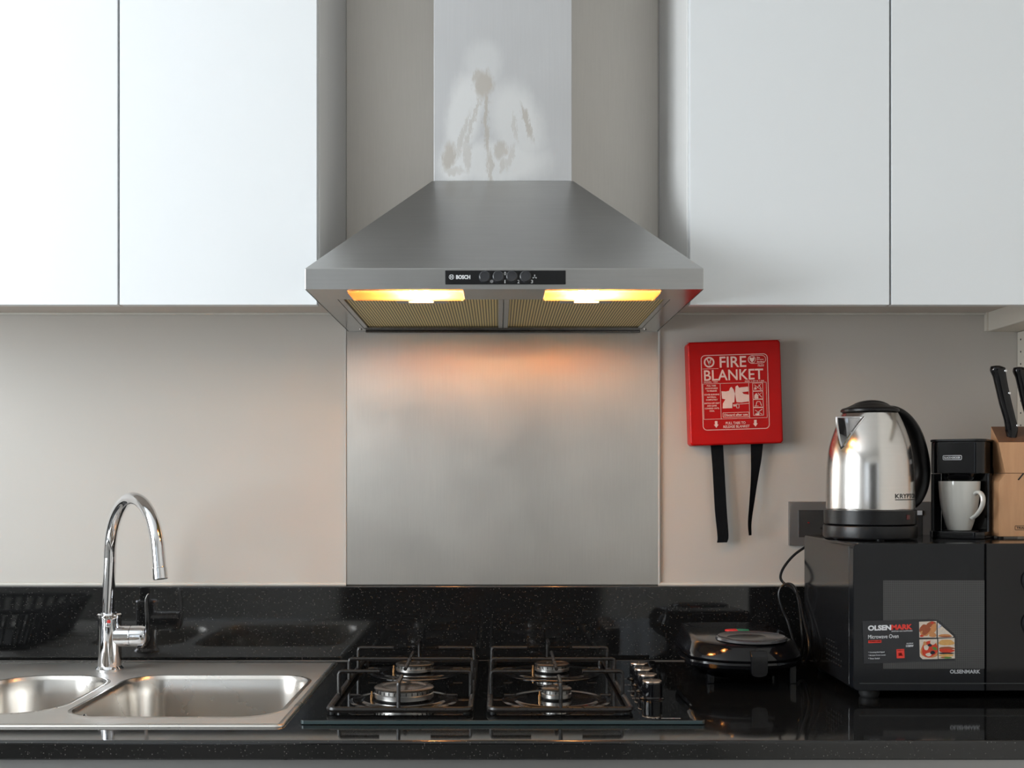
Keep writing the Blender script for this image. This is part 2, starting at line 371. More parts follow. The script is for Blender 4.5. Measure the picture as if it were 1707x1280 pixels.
def mesh_window():
    m, nt, b = newmat('door_window_mesh')
    tc = nd(nt, 'ShaderNodeTexCoord'); v = nd(nt, 'ShaderNodeTexVoronoi', Scale=330.0); v.inputs['Randomness'].default_value = 0; lk(nt, tc.outputs['Object'], v.inputs['Vector'])
    r = nd(nt, 'ShaderNodeMapRange'); r.inputs['From Min'].default_value = .25; r.inputs['From Max'].default_value = .5; lk(nt, v.outputs['Distance'], r.inputs[0])
    mx = nd(nt, 'ShaderNodeMix', data_type='RGBA'); mx.inputs[6].default_value = (.030, .030, .031, 1); mx.inputs[7].default_value = (.055, .055, .055, 1); lk(nt, r.outputs[0], mx.inputs[0])
    lk(nt, mx.outputs[2], b.inputs['Base Color']); b.inputs['Roughness'].default_value = .18
    return m
M_mwin = mesh_window()
def emis(name, col, st):
    m, nt, b = newmat(name); b.inputs['Base Color'].default_value = (*col, 1)
    b.inputs['Emission Color'].default_value = (*col, 1); b.inputs['Emission Strength'].default_value = st; return m
M_bulb = emis('lit_bulb', (1.0, .66, .33), 800)
def cover():
    m, nt, b = newmat('lamp_cover_plastic'); out = nt.nodes['Material Output']
    tr = nd(nt, 'ShaderNodeBsdfTransparent'); tr.inputs[0].default_value = (1, .93, .80, 1)
    tl = nd(nt, 'ShaderNodeBsdfTranslucent'); tl.inputs[0].default_value = (1, .66, .36, 1)
    gl = nd(nt, 'ShaderNodeBsdfGlossy'); gl.inputs['Roughness'].default_value = .1
    a = nd(nt, 'ShaderNodeMixShader'); a.inputs[0].default_value = .42; lk(nt, tr.outputs[0], a.inputs[1]); lk(nt, tl.outputs[0], a.inputs[2])
    c = nd(nt, 'ShaderNodeMixShader'); c.inputs[0].default_value = .06; lk(nt, a.outputs[0], c.inputs[1]); lk(nt, gl.outputs[0], c.inputs[2])
    lk(nt, c.outputs[0], out.inputs[0]); return m
M_cover = cover()
M_reflect = mat('lamp_reflector', (.85, .55, .30), .35, noise=.02)
def paneglass():
    m, nt, b = newmat('window_glass'); out = nt.nodes['Material Output']
    tr = nd(nt, 'ShaderNodeBsdfTransparent'); gl = nd(nt, 'ShaderNodeBsdfGlossy'); gl.inputs['Roughness'].default_value = .01
    a = nd(nt, 'ShaderNodeMixShader'); a.inputs[0].default_value = .05; lk(nt, tr.outputs[0], a.inputs[1]); lk(nt, gl.outputs[0], a.inputs[2]); lk(nt, a.outputs[0], out.inputs[0]); return m
M_pane = paneglass()

# ------------------------------------------------------------------ the room
def wall_with_holes(name, axis, pos, th, u0, u1, z0, z1, holes, m):
    bm = N(); hs = sorted(holes); cur = u0
    def seg(a, b, c, d):
        if b-a < 1e-4 or d-c < 1e-4: return
        if axis == 'y': box(bm, a, b, pos, pos+th, c, d)
        else: box(bm, pos, pos+th, a, b, c, d)
    for a, b, c, d in hs:
        seg(cur, a, z0, z1); seg(a, b, z0, c); seg(a, b, d, z1); cur = b
    seg(cur, u1, z0, z1)
    return struct(name, bm, m)
bm = N(); box(bm, RX0-.12, RX1+.12, 0, .12, 0, CEIL); struct('wall_back', bm, M_wall)
bm = N(); box(bm, RX1, RX1+.12, RY-.12, 0, 0, CEIL); struct('wall_right', bm, M_wallr)
D1 = (-.96, .63, 0, 2.1)
wall_with_holes('wall_front', 'y', RY-.12, .12, RX0-.12, RX1+.12, 0, CEIL, [W1, D1, W2], M_room)
wall_with_holes('wall_left', 'x', RX0-.12, .12, RY, 0, 0, CEIL, [W3], M_room)
bm = N(); box(bm, RX0-.12, RX1+.12, RY-.12, .12, -.1, 0); struct('floor', bm, M_floor)
bm = N(); box(bm, RX0-.12, RX1+.12, RY-.12, .12, CEIL, CEIL+.1); struct('ceiling', bm, M_ceil)
bm = N(); box(bm, D1[0], D1[1], RY-.09, RY-.05, 0, D1[3]); struct('added_dark_panel', bm, M_darkpanel)  # unseen dark panel added so the upstand reflects a dark middle
def window(i, axis, pos, wd):
    a, b, c, d = wd; bm = N(); g = N(); f = .05
    for (u0, u1, v0, v1) in ((a, a+f, c, d), (b-f, b, c, d), (a+f, b-f, c, c+f), (a+f, b-f, d-f, d), ((a+b)/2-.02, (a+b)/2+.02, c+f, d-f)):
        if axis == 'y': box(bm, u0, u1, pos-.03, pos+.03, v0, v1, .004, 1)
        else: box(bm, pos-.03, pos+.03, u0, u1, v0, v1, .004, 1)
    if axis == 'y': box(g, a+f, b-f, pos-.003, pos+.003, c+f, d-f)
    else: box(g, pos-.003, pos+.003, a+f, b-f, c+f, d-f)
    o = struct('window_%d' % i, bm, M_lam)
    obj('window_pane', g, M_pane, o)
window(1, 'y', RY-.05, W1); window(2, 'y', RY-.05, W2); window(3, 'x', RX0-.05, W3)
# boxed ledge and shelf strip on the right wall
bm = N(); box(bm, .942, RX1, -.62, 0, CZ+.280, CZ+.3175, .0015, 1); box(bm, .9385, .942, -.012, 0, CZ+.281, CZ+.3175)
struct('trim_1', bm, M_trim)
bm = N(); box(bm, RX1-.010, RX1, -.032, -.001, 1.12, CZ+.279, .001, 1)
t_strip = struct('trim_2', bm, M_trim)
bm = N()
for k in range(12): lathe(bm, [(.0018, 0), (.0018, .0006)], (RX1-.0106, -.016, 1.515-.0235*k), 10, 'x')
obj('peg_hole', bm, M_darkprint, t_strip)['kind'] = 'stuff'
# caulk bead where the wall meets the upstand
bm = N()
tube(bm, [(-2.2, -.003, 1.0445), (-.2925, -.003, 1.0445)], .0042, 8); tube(bm, [(.3095, -.003, 1.0445), (1.011, -.003, 1.0445)], .0038, 8)
struct('trim_3', bm, M_caulk)
bm = N(); tube(bm, [(-1.3, -.004, CZ+.3150), (-.294, -.004, CZ+.3150)], .0028, 8); tube(bm, [(.312, -.004, CZ+.3150), (.938, -.004, CZ+.3150)], .0028, 8)
struct('trim_4', bm, M_caulk)

# ------------------------------------------------------------------ worktop, upstand, base units
WT = .900; FRONT = CAMY+1.5185
SX0, SX1, SY0, SY1 = -1.30, -.301, CAMY+1.598, CAMY+2.153      # sink outline
bm = N()
nose = [(FRONT+.10, WT), (FRONT+.005, WT), (FRONT+.0028, WT-.0005), (FRONT+.0012, WT-.0016), (FRONT+.0003, WT-.0032), (FRONT, WT-.005), (FRONT, WT-.024), (FRONT+.002, WT-.026), (FRONT+.10, WT-.026)]
HX0, HX1, HY0, HY1 = SX0+.02, SX1-.02, SY0+.02, SY1-.02
nose[0] = (HY0, WT); nose[-1] = (HY0, WT-.026)
extr(bm, nose, 'yz', RX0, RX1)
box(bm, HX1, RX1, HY0, 0, WT-.026, WT); box(bm, RX0, HX0, HY0, 0, WT-.026, WT); box(bm, HX0, HX1, HY1, 0, WT-.026, WT)
tag(obj('worktop', bm, M_gran), 'long polished black stone worktop flecked with pale specks', 'worktop')
bm = N()
extr(bm, [(0, WT), (-.0235, WT), (-.0235, 1.0395), (-.0222, 1.042), (-.020, 1.0428), (0, 1.0428)], 'yz', RX0, RX1)
tag(obj('upstand', bm, M_gran), 'low black stone upstand running along the wall behind sink and hob', 'upstand')
bm = N(); tube(bm, [(SX1+.01, -.0245, WT+.0005), (RX1, -.0245, WT+.0005)], .0011, 6); tube(bm, [(RX0, -.0245, WT+.0005), (SX1+.01, -.0245, WT+.0005)], .0011, 6)
struct('trim_5', bm, mat('grey_sealant', (.16, .15, .14), .4, noise=.1))

def base_unit(x0, x1, label):
    t = thing('base_cabinet', label, 'cabinet', ((x0+x1)/2, -.33, 0)); ox, oy = (x0+x1)/2, -.33
    fy = FRONT+.022
    bm = N()
    for a, b_ in ((x0, x0+.018), (x1-.018, x1)): box(bm, a-ox, b_-ox, fy+.021-oy, -.01-oy, .1, WT-.027)
    box(bm, x0-ox, x1-ox, fy+.02-oy, -.01-oy, .1, .118); box(bm, x0-ox, x1-ox, -.018-oy, -.01-oy, .118, WT-.027)
    box(bm, x0-ox, x1-ox, fy+.06-oy, fy+.075-oy, .0, .1)
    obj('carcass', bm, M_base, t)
    n = 2 if x1-x0 > .5 else 1
    for k in range(n):
        a = x0+(x1-x0)*k/n+.0015-ox; b_ = x0+(x1-x0)*(k+1)/n-.0015-ox
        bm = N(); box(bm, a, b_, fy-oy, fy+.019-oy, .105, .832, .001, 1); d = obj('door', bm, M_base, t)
        bm = N(); hx = b_-.05 if k == 0 else a+.05
        tube(bm, [(hx, fy-oy, .62), (hx, fy-.03-oy, .62), (hx, fy-.03-oy, .78), (hx, fy-oy, .78)], .005, 8); obj('handle', bm, M_chrome, d)
base_unit(-1.33, -.30, 'base cabinet painted in shaded grey under the sink, its top edge just in view')
base_unit(-.298, .302, 'base cabinet painted in shaded grey under the gas hob')
base_unit(.304, 1.01, 'base cabinet painted in shaded grey under the sandwich maker and microwave')

bm = N(); extr(bm, [(FRONT+.018, .8735), (FRONT+.018, .842), (FRONT+.021, .838), (FRONT+.040, .838), (FRONT+.040, .8735)], 'yz', RX0, RX1)
tag(obj('handle_rail', bm, M_rail), 'long grey metal rail under the front edge of the worktop', 'rail')
# ------------------------------------------------------------------ upper cabinets
CF = CAMY+1.855; DB = CZ+.2802; CB = CZ+.3175; CT = 2.42
def upper(xs, label, side_in):
    x0, x1 = xs[0], xs[-1]; ox, oy = (x0+x1)/2, -.17
    t = thing('wall_cabinet', label, 'cabinet', (ox, oy, CB))
    bm = N()
    box(bm, x0-ox, x1-ox, CF+.020-oy, -.001-oy, 0, CT-CB, .0006, 1)
    obj('carcass', bm, M_lamside, t)
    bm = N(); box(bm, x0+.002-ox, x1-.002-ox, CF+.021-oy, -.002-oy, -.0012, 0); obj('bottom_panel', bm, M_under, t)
    for a, b_ in zip(xs[:-1], xs[1:]):
        bm = N(); box(bm, a+.0016-ox, b_-.0016-ox, CF-oy, CF+.018-oy, DB-CB, CT-CB+.01, .0012, 2)
        obj('door', bm, M_lam, t)
upper((-1.268, -.943, -.6175, -.293), 'white handleless wall cabinet left of the extractor hood, above the sink', 1)
upper((.3110, .6390, .967), 'white handleless wall cabinet right of the extractor hood, above the kettle', 0)

# ------------------------------------------------------------------ steel splashback
PX0, PX1 = -.2920, .3090
bm = N(); box(bm, PX0, PX1, -.0045, -.0003, 1.0435, 2.45, .0008, 1)
sp = tag(obj('splashback', bm, M_panel), 'tall brushed steel splashback panel behind the hob and chimney hood', 'splashback')
bm = N()
for x in (PX0-.0015, PX1+.0015): box(bm, x-.0018, x+.0018, -.006, -.0002, 1.0435, 2.45, .0005, 1)
obj('edge_bead', bm, mat('edge_bead_grey', (.55, .53, .50), .4, noise=.1), sp)

def PX(px, d): return (px-CX)*d/F
def PZ(py, d): return CZ-(py-CY)*d/F

# ------------------------------------------------------------------ extractor hood
HX, HW, HB = .0095, .2975, CZ+.280
hood = thing('extractor_hood', 'stainless steel chimney extractor hood with two warm lamps lit above the hob', 'extractor hood', (HX, -.006, HB))
yb = -.0055+.006   # back of hood in its own frame
yf = -.500+.006
ch_y = -.270+.006; ch0, ch1 = -.1182, .1154
bm = N()
def ring(x0, x1, y0, y1, z): return [(x0, y0, z), (x1, y0, z), (x1, y1, z), (x0, y1, z)]
t = bmesh.new()
loops = [ring(-HW, HW, yf, yb, 0), ring(-HW, HW, yf, yb, .031), ring(ch0-.003, ch1+.003, ch_y-.003, yb, .2203)]
rows = [[t.verts.new(p) for p in L] for L in loops]
for i in range(2):
    for j in range(4): t.faces.new((rows[i][j], rows[i][(j+1) % 4], rows[i+1][(j+1) % 4], rows[i+1][j]))
t.faces.new(rows[2])
bmesh.ops.recalc_face_normals(t, faces=t.faces)
for f in t.faces: f.normal_flip() if f.calc_center_median().z > .21 and f.normal.z < 0 else None
es = [e for e in t.edges if len(e.link_faces) == 2]
bmesh.ops.bevel(t, geom=es, offset=.0012, segments=2, profile=.5, affect='EDGES')
merge(bm, t)
can = obj('canopy', bm, M_hood, hood, sharp=20)
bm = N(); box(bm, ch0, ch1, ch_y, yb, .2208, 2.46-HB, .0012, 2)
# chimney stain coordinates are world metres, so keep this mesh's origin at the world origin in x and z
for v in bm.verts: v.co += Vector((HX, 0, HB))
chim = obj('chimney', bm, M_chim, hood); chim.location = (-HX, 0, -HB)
# underside: flanged frame with openings for lamps and filters
LY0, LY1 = -.484+.006, -.4025+.006; FY0, FY1 = -.400+.006, -.040+.006
lx = [(-.2370, -.0618), (.0618, .2370)]
bm = N()
def slab(x0, x1, y0, y1, z0=0.0004, z1=.003): box(bm, x0, x1, y0, y1, z0, z1)
slab(-HW+.001, HW-.001, yf+.001, LY0); slab(-HW+.001, lx[0][0], LY0, LY1); slab(lx[0][1], lx[1][0], LY0, LY1); slab(lx[1][1], HW-.001, LY0, LY1)
slab(-HW+.001, -.263, LY1, yb); slab(.263, HW-.001, LY1, yb); slab(-.263, .263, LY1, FY0); slab(-.263, .263, FY1, yb)
box(bm, -.263, .263, yb-.012, yb-.004, -.0035, .0004, .0008, 1)
for x in (-.27, .27): lathe(bm, [(.003, .0004), (.003, -.0008), (.0015, -.0016)], (x, yb-.03, 0), 12)
obj('underside_frame', bm, M_inner, hood)
for s in (0, 1):
    a, b_ = (-.2630, -.0005) if s == 0 else (.0005, .2630)
    t = N()
    for q in ((a, b_, FY0, FY0+.006), (a, b_, FY1-.009, FY1), (a, a+.0085, FY0+.006, FY1-.009), (b_-.0085, b_, FY0+.006, FY1-.009)):
        box(t, q[0], q[1], q[2], q[3], .0012, .008, .0005, 1)
    ff = obj('filter', t, M_inner, hood, label='perforated grease filter panel of the hood')
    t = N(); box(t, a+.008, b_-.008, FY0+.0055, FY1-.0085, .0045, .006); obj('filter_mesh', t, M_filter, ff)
    t = N(); hx = -.131 if s == 0 else .131
    box(t, hx-.041, hx+.041, FY0+.002, FY0+.036, -.0005, .0035, .001, 1); box(t, hx-.02, hx+.02, FY0+.006, FY0+.016, -.0045, -.0005, .001, 1)
    obj('filter_latch', t, mat('latch_grey', (.42, .40, .38), .35, .5, noise=.05), ff)
for s in (0, 1):
    a, b_ = lx[s]; bx = -.130 if s == 0 else .130
    t = bmesh.new(); zt = .026
    r0 = [t.verts.new((x, y, .001)) for x, y in ((a, LY0), (b_, LY0), (b_, LY1), (a, LY1))]
    r1 = [t.verts.new((x, y, zt)) for x, y in ((a+.02, LY0+.008), (b_-.02, LY0+.008), (b_-.02, LY1-.014), (a+.02, LY1-.014))]
    for j in range(4): t.faces.new((r0[j], r0[(j+1) % 4], r1[(j+1) % 4], r1[j]))
    t.faces.new(r1)
    lm = N(); merge(lm, t); lamp = obj('lamp', lm, M_reflect, hood, label='lit lamp recess')
    t = N(); extr(t, rrect(a+.0008, b_-.0008, LY0+.0008, LY1-.0008, .006, 4), 'xy', -.0022, -.0005); 
    obj('lamp_cover', t, M_cover, lamp, label='clear plastic lamp cover glowing orange')
    t = N(); tube(t, catmull([(bx-.016, LY0+.036, .012), (bx-.012, LY0+.036, .012), (bx+.012, LY0+.036, .012), (bx+.016, LY0+.036, .012)], 3), [.002]+[.0065]*8+[.002], 12)
    obj('bulb', t, M_bulb, lamp, label='glowing bulb')
    t = N(); tube(t, [(bx-.034, LY0+.036, .012), (bx-.0165, LY0+.036, .012)], .006, 10); obj('bulb_socket', t, M_white, lamp)
def hp(px, py): return PX(px, 1.7)-HX, PZ(py, 1.7)-HB
bm = N(); x0, z0 = hp(742, 474); x1, z1 = hp(943, 451)
box(bm, x0, x1, yf-.0015, yf+.002, z0, z1, .0005, 1)
cp = obj('control_panel', bm, M_blackpl, hood, label='black strip with four round push buttons')
for px in (808, 830.5, 853, 875.5):
    x, z = hp(px, 461.8); bm = N()
    out = .0035 if px == 808 else .0065
    lathe(bm, [(.0092, 0), (.0092, .0008), (.0082, .001), (.0080, out), (.0070, out+.0008), (.004, out+.0004)], (x, yf-.0014, z), 28, 'y')
    obj('push_button', bm, M_button, cp)
bm = N(); yy = yf-.0017
x, z = hp(752.7, 462); 
frame_rect(bm, x-.0038, x+.0038, z-.0038, z+.0038, .0007, yy, r=.0037); stroke(bm, x-.0014, z-.0026, x-.0014, z+.0026, .0009, yy); stroke(bm, x+.0014, z-.0026, x+.0014, z+.0026, .0009, yy); stroke(bm, x-.0016, z, x+.0016, z, .0009, yy)
def ht(s, a, b_, c, d, bold=.03): 
    x0, z0 = hp(a, d); x1, z1 = hp(b_, c); text(bm, s, x0, x1, z0, z1, yy, bold)
ht('BOSCH', 760.2, 784, 458.6, 465.6, .045)
ht('0', 840.3, 843.6, 453.2, 459, .02); ht('1', 840.8, 842.6, 466.8, 472.4, .02); ht('2', 862.5, 866, 466.8, 472.4, .02); ht('3', 885, 888.6, 466.8, 472.4, .02)
x, z = hp(819.5, 469.2); frame_rect(bm, x-.0013, x+.0013, z-.0013, z+.0013, .0005, yy, r=.0012)
for k in range(8): a = k*PI/4; stroke(bm, x+.0017*math.cos(a), z+.0017*math.sin(a), x+.0026*math.cos(a), z+.0026*math.sin(a), .0005, yy)
x, z = hp(891.2, 462)
for k in range(3):
    a = R(90+120*k); plate(bm, [(x, z), (x+.0032*math.cos(a-.35), z+.0032*math.sin(a-.35)), (x+.0036*math.cos(a), z+.0036*math.sin(a)), (x+.0032*math.cos(a+.35), z+.0032*math.sin(a+.35))], yy)
obj('lettering', bm, M_print, cp)

# ------------------------------------------------------------------ fire blanket box
FBX, FBZ = PX(1226, 2.165), PZ(654.5, 2.165)
fb = thing('fire_blanket', 'red wall-mounted fire blanket case with white printing and two black pull straps', 'fire blanket', (FBX, -.001, FBZ))
fb.rotation_euler = (0, R(-1.75), 0)
w2, h2 = .0885, .0985
bm = N(); extr(bm, rrect(-w2, w2, -h2, h2, .007, 5), 'xz', -.0345, 0, .004, 3, only='d0')
for s in (-1, 1): box(bm, -w2-.0004, w2+.0004, -.030, -.0295+.0008, s*h2-.0003*s-.0003, s*h2-.0003*s+.0003)
obj('case', bm, M_red, fb)
yy = -.0348; sc = 1/877.6
def fp(cx_, cy_):      # crop pixel (1145 wide crop) of the case front to local x, z
    px = 1140+cx_*.14847; py = 560+cy_*.14847; dx = (px-1223.3)*sc; dz = -(py-654.2)*sc; a = R(1.75)
    return dx*math.cos(a)+dz*math.sin(a), -dx*math.sin(a)+dz*math.cos(a)
def fpr(cx_, cy_):     # rectified frame: x, y measured in the crop with the tilt removed
    return (cx_-578)*.14847*sc, -(cy_-628)*.14847*sc
bm = N()
def ft(s, a, b_, c, d, bold=.0, sp=1.0):
    x0, z0 = fpr(a, d); x1, z1 = fpr(b_, c); text(bm, s, x0, x1, z0, z1, yy, bold, sp=sp)
def fr(a, b_, c, d, wd, r=0):
    x0, z0 = fpr(a, d); x1, z1 = fpr(b_, c); frame_rect(bm, x0, x1, z0, z1, wd*.14847*sc, yy, r=r*.14847*sc)
def fs(a, c, b_, d, wd):
    x0, z0 = fpr(a, c); x1, z1 = fpr(b_, d); stroke(bm, x0, z0, x1, z1, wd*.14847*sc, yy)
def fpoly(pts): plate(bm, [fpr(*p) for p in pts], yy)
fr(200, 950, 198, 1042, 7, 48)
ft('FIRE', 410, 708, 220, 342, .012); ft('BLANKET', 230, 895, 366, 486, .012)
fr(232, 352, 218, 338, 17, 60); ft('V', 262, 322, 240, 310, .02); ft('P', 290, 312, 262, 316, .02)
fs(215, 352, 395, 352, 4)
fr(728, 930, 215, 308, 5, 46); fr(732, 815, 219, 304, 5, 41)
fpoly([(745, 245), (760, 235), (773, 248), (787, 235), (802, 245), (795, 272), (774, 296), (752, 272)])
for k, (a, b_) in enumerate(((828, 862), (828, 905), (828, 905))): ft(('Size', 'European', 'Standard')[k], a, b_, 233+k*23, 250+k*23, .03)
ft('BS EN', 838, 905, 318, 328, .03); ft('1869', 838, 905, 332, 342, .03)
ft('MODEL: 120A', 225, 385, 494, 508, .03); ft('SIZE: 1.2M X 1.2M', 685, 900, 496, 510, .03)
fr(215, 925, 520, 918, 4); fs(408, 520, 408, 918, 4); fs(728, 520, 728, 918, 4)
for k, (s, a, b_) in enumerate((('PULL TABS', 258, 360), ('DOWNWARDS', 240, 380), ('TO RELEASE', 255, 368), ('COVER BURNING', 226, 394), ('MATERIAL', 258, 362), ('COMPLETELY', 244, 376), ('SWITCH OFF HEAT', 224, 398), ('AND LEAVE', 254, 362), ('COVERED UNTIL', 228, 392), ('COOL', 280, 336))):
    y = 534+k*29+(12 if k > 2 else 0)+(10 if k > 5 else 0); ft(s, a, b_, y, y+17, .03)
# hands drawing the blanket out, and the folded cloth
fpoly([(420, 608), (470, 612), (505, 605), (520, 570), (535, 562), (556, 590), (570, 640), (562, 735), (540, 740), (535, 800), (428, 800), (432, 745), (462, 700), (425, 690)])
fpoly([(580, 560), (602, 545), (620, 575), (640, 570), (720, 565), (722, 618), (650, 625), (668, 645), (725, 655), (728, 730), (640, 740), (585, 735), (572, 640)])
fs(545, 762, 725, 752, 6); fr(585, 612, 755, 800, 6); fs(548, 775, 580, 775, 12)
fr(430, 722, 850, 900, 5); ft('Discard after use', 444, 708, 862, 888, .03)
for k in range(4):
    y = 528+k*92; fr(772, 885, y, y+86, 5)
fpoly([(785, 600), (800, 560), (815, 600)]); fs(840, 545, 870, 600, 6); fs(790, 545, 865, 605, 5); fs(865, 540, 800, 600, 5)
fpoly([(785, 690), (790, 660), (812, 640), (830, 665), (832, 700), (790, 702)]); fs(830, 640, 872, 690, 6); fs(790, 700, 872, 635, 4)
fs(800, 790, 815, 735, 7); fs(815, 735, 850, 735, 6); fs(850, 735, 865, 785, 7); fs(785, 785, 830, 785, 5)
fs(790, 880, 870, 822, 8); fs(790, 830, 870, 880, 5); fpoly([(800, 885), (805, 860), (835, 855), (838, 888)])
ft('PULL TABS TO', 458, 680, 952, 982, .02); ft('RELEASE BLANKET', 430, 725, 992, 1022, .02)
for cx_ in (350, 790): fpoly([(cx_-14, 940), (cx_+14, 940), (cx_+14, 980), (cx_+26, 980), (cx_, 1016), (cx_-26, 980), (cx_-14, 980)])
obj('printed_panel', bm, M_redpr, fb, label='pale printing with framed instructions')
def strap(pts, wds, tw=None):
    bm = N(); L = []; pts = catmull(pts, 6); n = len(pts)
    for i, p in enumerate(pts):
        f = i/(n-1)*(len(wds)-1); k = min(int(f), len(wds)-2); wd = wds[k]+(wds[k+1]-wds[k])*(f-k); th = .0012
        a = (tw or 0)*i/(n-1)
        dx, dy = wd/2*math.cos(a), wd/2*math.sin(a)
        L.append([(p.x-dx, p.y-dy-th, p.z), (p.x+dx, p.y+dy-th, p.z), (p.x+dx, p.y+dy+th, p.z), (p.x-dx, p.y-dy+th, p.z)])
    loft(bm, L)
    return bm
def lp(px, py, y): x, z = (px-1223)*sc, -(py-654.5)*sc; a = R(1.75); return (x*math.cos(a)+z*math.sin(a)*1, y, -x*math.sin(a)+z*math.cos(a))
bm = strap([lp(1194.5, 738, -.018), lp(1197.5, 780, -.017), lp(1201, 850, -.020), lp(1204.8, 893, -.019), lp(1203.5, 905, -.018)], [.0235, .0225, .0225, .021, .019]); obj('strap', bm, M_strap, fb)
bm = strap([lp(1262, 738, -.018), lp(1260, 775, -.018), lp(1253.5, 830, -.022), lp(1250, 870, -.018), lp(1251, 893, -.016)], [.0235, .021, .014, .011, .010, .0105], R(50)); obj('strap', bm, M_strap, fb)

# ------------------------------------------------------------------ sink
skx, sky = -.62, -.33
sink = thing('kitchen_sink', 'inset stainless steel sink with one full bowl and one half bowl', 'sink', (skx, sky, WT))
def fill(bm, loops2d, z):     # flat deck with holes
    t = bmesh.new(); es = []
    for L in loops2d:
        vs_ = [t.verts.new((x, y, z)) for x, y in L]
        for i in range(len(vs_)): es.append(t.edges.new((vs_[i], vs_[(i+1) % len(vs_)])))
    bmesh.ops.triangle_fill(t, use_beauty=True, use_dissolve=False, edges=es)
    merge(bm, t)
def off(pts):  return [(x-skx, y-sky) for x, y in pts]
bm = N()
def rr(i, x0, x1, y0, y1, r): return off(rrect(x0+i, x1-i, y0+i, y1-i, max(r-i, .004), 8))
o = (SX0, SX1, SY0, SY1, .012)
def lv(pts, z): return [(x, y, z) for x, y in pts]
loft(bm, [lv(rr(.0, *o), .0004), lv(rr(.0006, *o), .0024), lv(rr(.0025, *o), .0040), lv(rr(.006, *o), .0040), lv(rr(.0105, *o), .0016)], False, False)
bowls = [(-.6375, -.3270, CAMY+1.663, CAMY+2.004, .058, .165), (-.858, -.6665, CAMY+1.685, CAMY+2.0, .075, .13)]
deck = [rr(.0105, *o)]
for (x0, x1, y0, y1, r, dp) in bowls:
    q = (x0, x1, y0, y1, r); qo = (x0-.008, x1+.008, y0-.008, y1+.008, r+.008)
    deck.append(rr(0, *qo))
    Ls = [lv(rr(0, *qo), .0016), lv(rr(.0025, *qo), .0026), lv(rr(.006, *qo), .0022), lv(rr(0, *q), -.001), lv(rr(.0025, *q), -.006)]
    Ls.append(lv(rr(.006, *q), -.03)); Ls.append(lv(rr(.012, *q), -dp+.03)); Ls.append(lv(rr(.018, *q), -dp+.012)); Ls.append(lv(rr(.030, *q), -dp+.002)); Ls.append(lv(rr(.05, *q), -dp)); 
    loft(bm, Ls, False, True)
n_before = len(bm.faces); fill(bm, deck, .0016); bm.faces.ensure_lookup_table()
for f in bm.faces[n_before:]: f.material_index = 1
# pressed ribs of the drainer, left of the bowls
for k in range(7): tube(bm, [(-1.24-skx, CAMY+1.70+k*.05-sky, .0016), (-.90-skx, CAMY+1.70+k*.05-sky, .0016)], .004, 8, flat=(.5, 1))
obj('basin', bm, [M_sink, M_deck], sink, sharp=50)
bm = N(); bx_, by_ = -.4825-skx, CAMY+1.83-sky
lathe(bm, [(.045, -.1645), (.045, -.162), (.041, -.161), (.037, -.164), (.012, -.1642), (.01, -.158), (.004, -.157)], (bx_, by_, 0), 32); obj('strainer', bm, M_chrome, sink)
bm = N(); bx_, by_ = -.762-skx, CAMY+1.85-sky
lathe(bm, [(.045, -.1295), (.045, -.127), (.041, -.126), (.037, -.129), (.012, -.1292), (.01, -.123), (.004, -.122)], (bx_, by_, 0), 32); obj('strainer', bm, M_chrome, sink)
# overflow rosette on the left wall of the full bowl
bm = N()
Mo = Matrix.Translation((-.6300-skx, CAMY+1.735-sky, -.026)) @ Matrix.Rotation(R(-4), 4, 'Y')
lathe(bm, [(.0165, .0), (.0165, .0015), (.014, .0022), (.0135, .001)], (0, 0, 0), 28, 'x', M=Mo)
obj('overflow', bm, M_chrome, sink)
bm = N()
for k in range(3): a = PI*k/3; extr(bm, [(math.cos(a+d)*rr_, math.sin(a+d)*rr_) for d, rr_ in ((-.35, .011), (.35, .011), (PI-.35, .011), (PI+.35, .011))], 'yz', .0012, .0016, M=Mo)
obj('overflow_slots', bm, M_darkprint, sink)

# ------------------------------------------------------------------ tap
TX, TY, TD = PX(183, 2.067), CAMY+2.067, 2.067
tap = thing('mixer_tap', 'chrome swan-neck mixer tap standing behind the sink bowls', 'tap', (TX, TY, WT+.0016))
bm = N(); lathe(bm, [(.0245, 0), (.0245, .003), (.0222, .0055), (.0205, .008), (.0203, .094), (.0215, .097), (.0218, .101), (.0200, .1035), (.0125, .104), (.0125, .1035)], n=48)
obj('body', bm, M_chrome, tap, sharp=25)
bm = N(); d = Vector((.130, -.140, 0)).normalized()
zc = PZ(831, 2.0)-.011-WT-.0016; Rr = .0955; zs = zc-Rr
pts = [Vector((-.004, 0, .100)), Vector((-.003, 0, zs*.6)), Vector((0, 0, zs-.01))]
for k in range(0, 21):
    a = R(180-k*8.6); pts.append(Vector((0, 0, zs))+d*(Rr+Rr*math.cos(a))+Vector((0, 0, Rr*math.sin(a)*1.12)))
last = pts[-1]; dr = (pts[-1]-pts[-2]).normalized(); pts.append(last+dr*.024); end = last+dr*.024
tube(bm, catmull(pts, 3), .0112, 24); obj('spout', bm, M_chrome, tap)
bm = N(); tube(bm, [end-dr*.001, end+dr*.0003, end+dr*.001, end+dr*.019, end+dr*.0195], [.0112, .0114, .0122, .0122, .0112], 24); obj('aerator', bm, M_chrome, tap, sharp=25)
zl = PZ(1060, TD)-WT-.0016
bm = N(); lathe(bm, [(.0190, .012), (.0190, .0385), (.0182, .0390)], (0, 0, zl), 40, 'x'); lathe(bm, [(.0182, .0395), (.0192, .040), (.0192, .060), (.0165, .066), (.010, .068)], (0, 0, zl), 40, 'x')
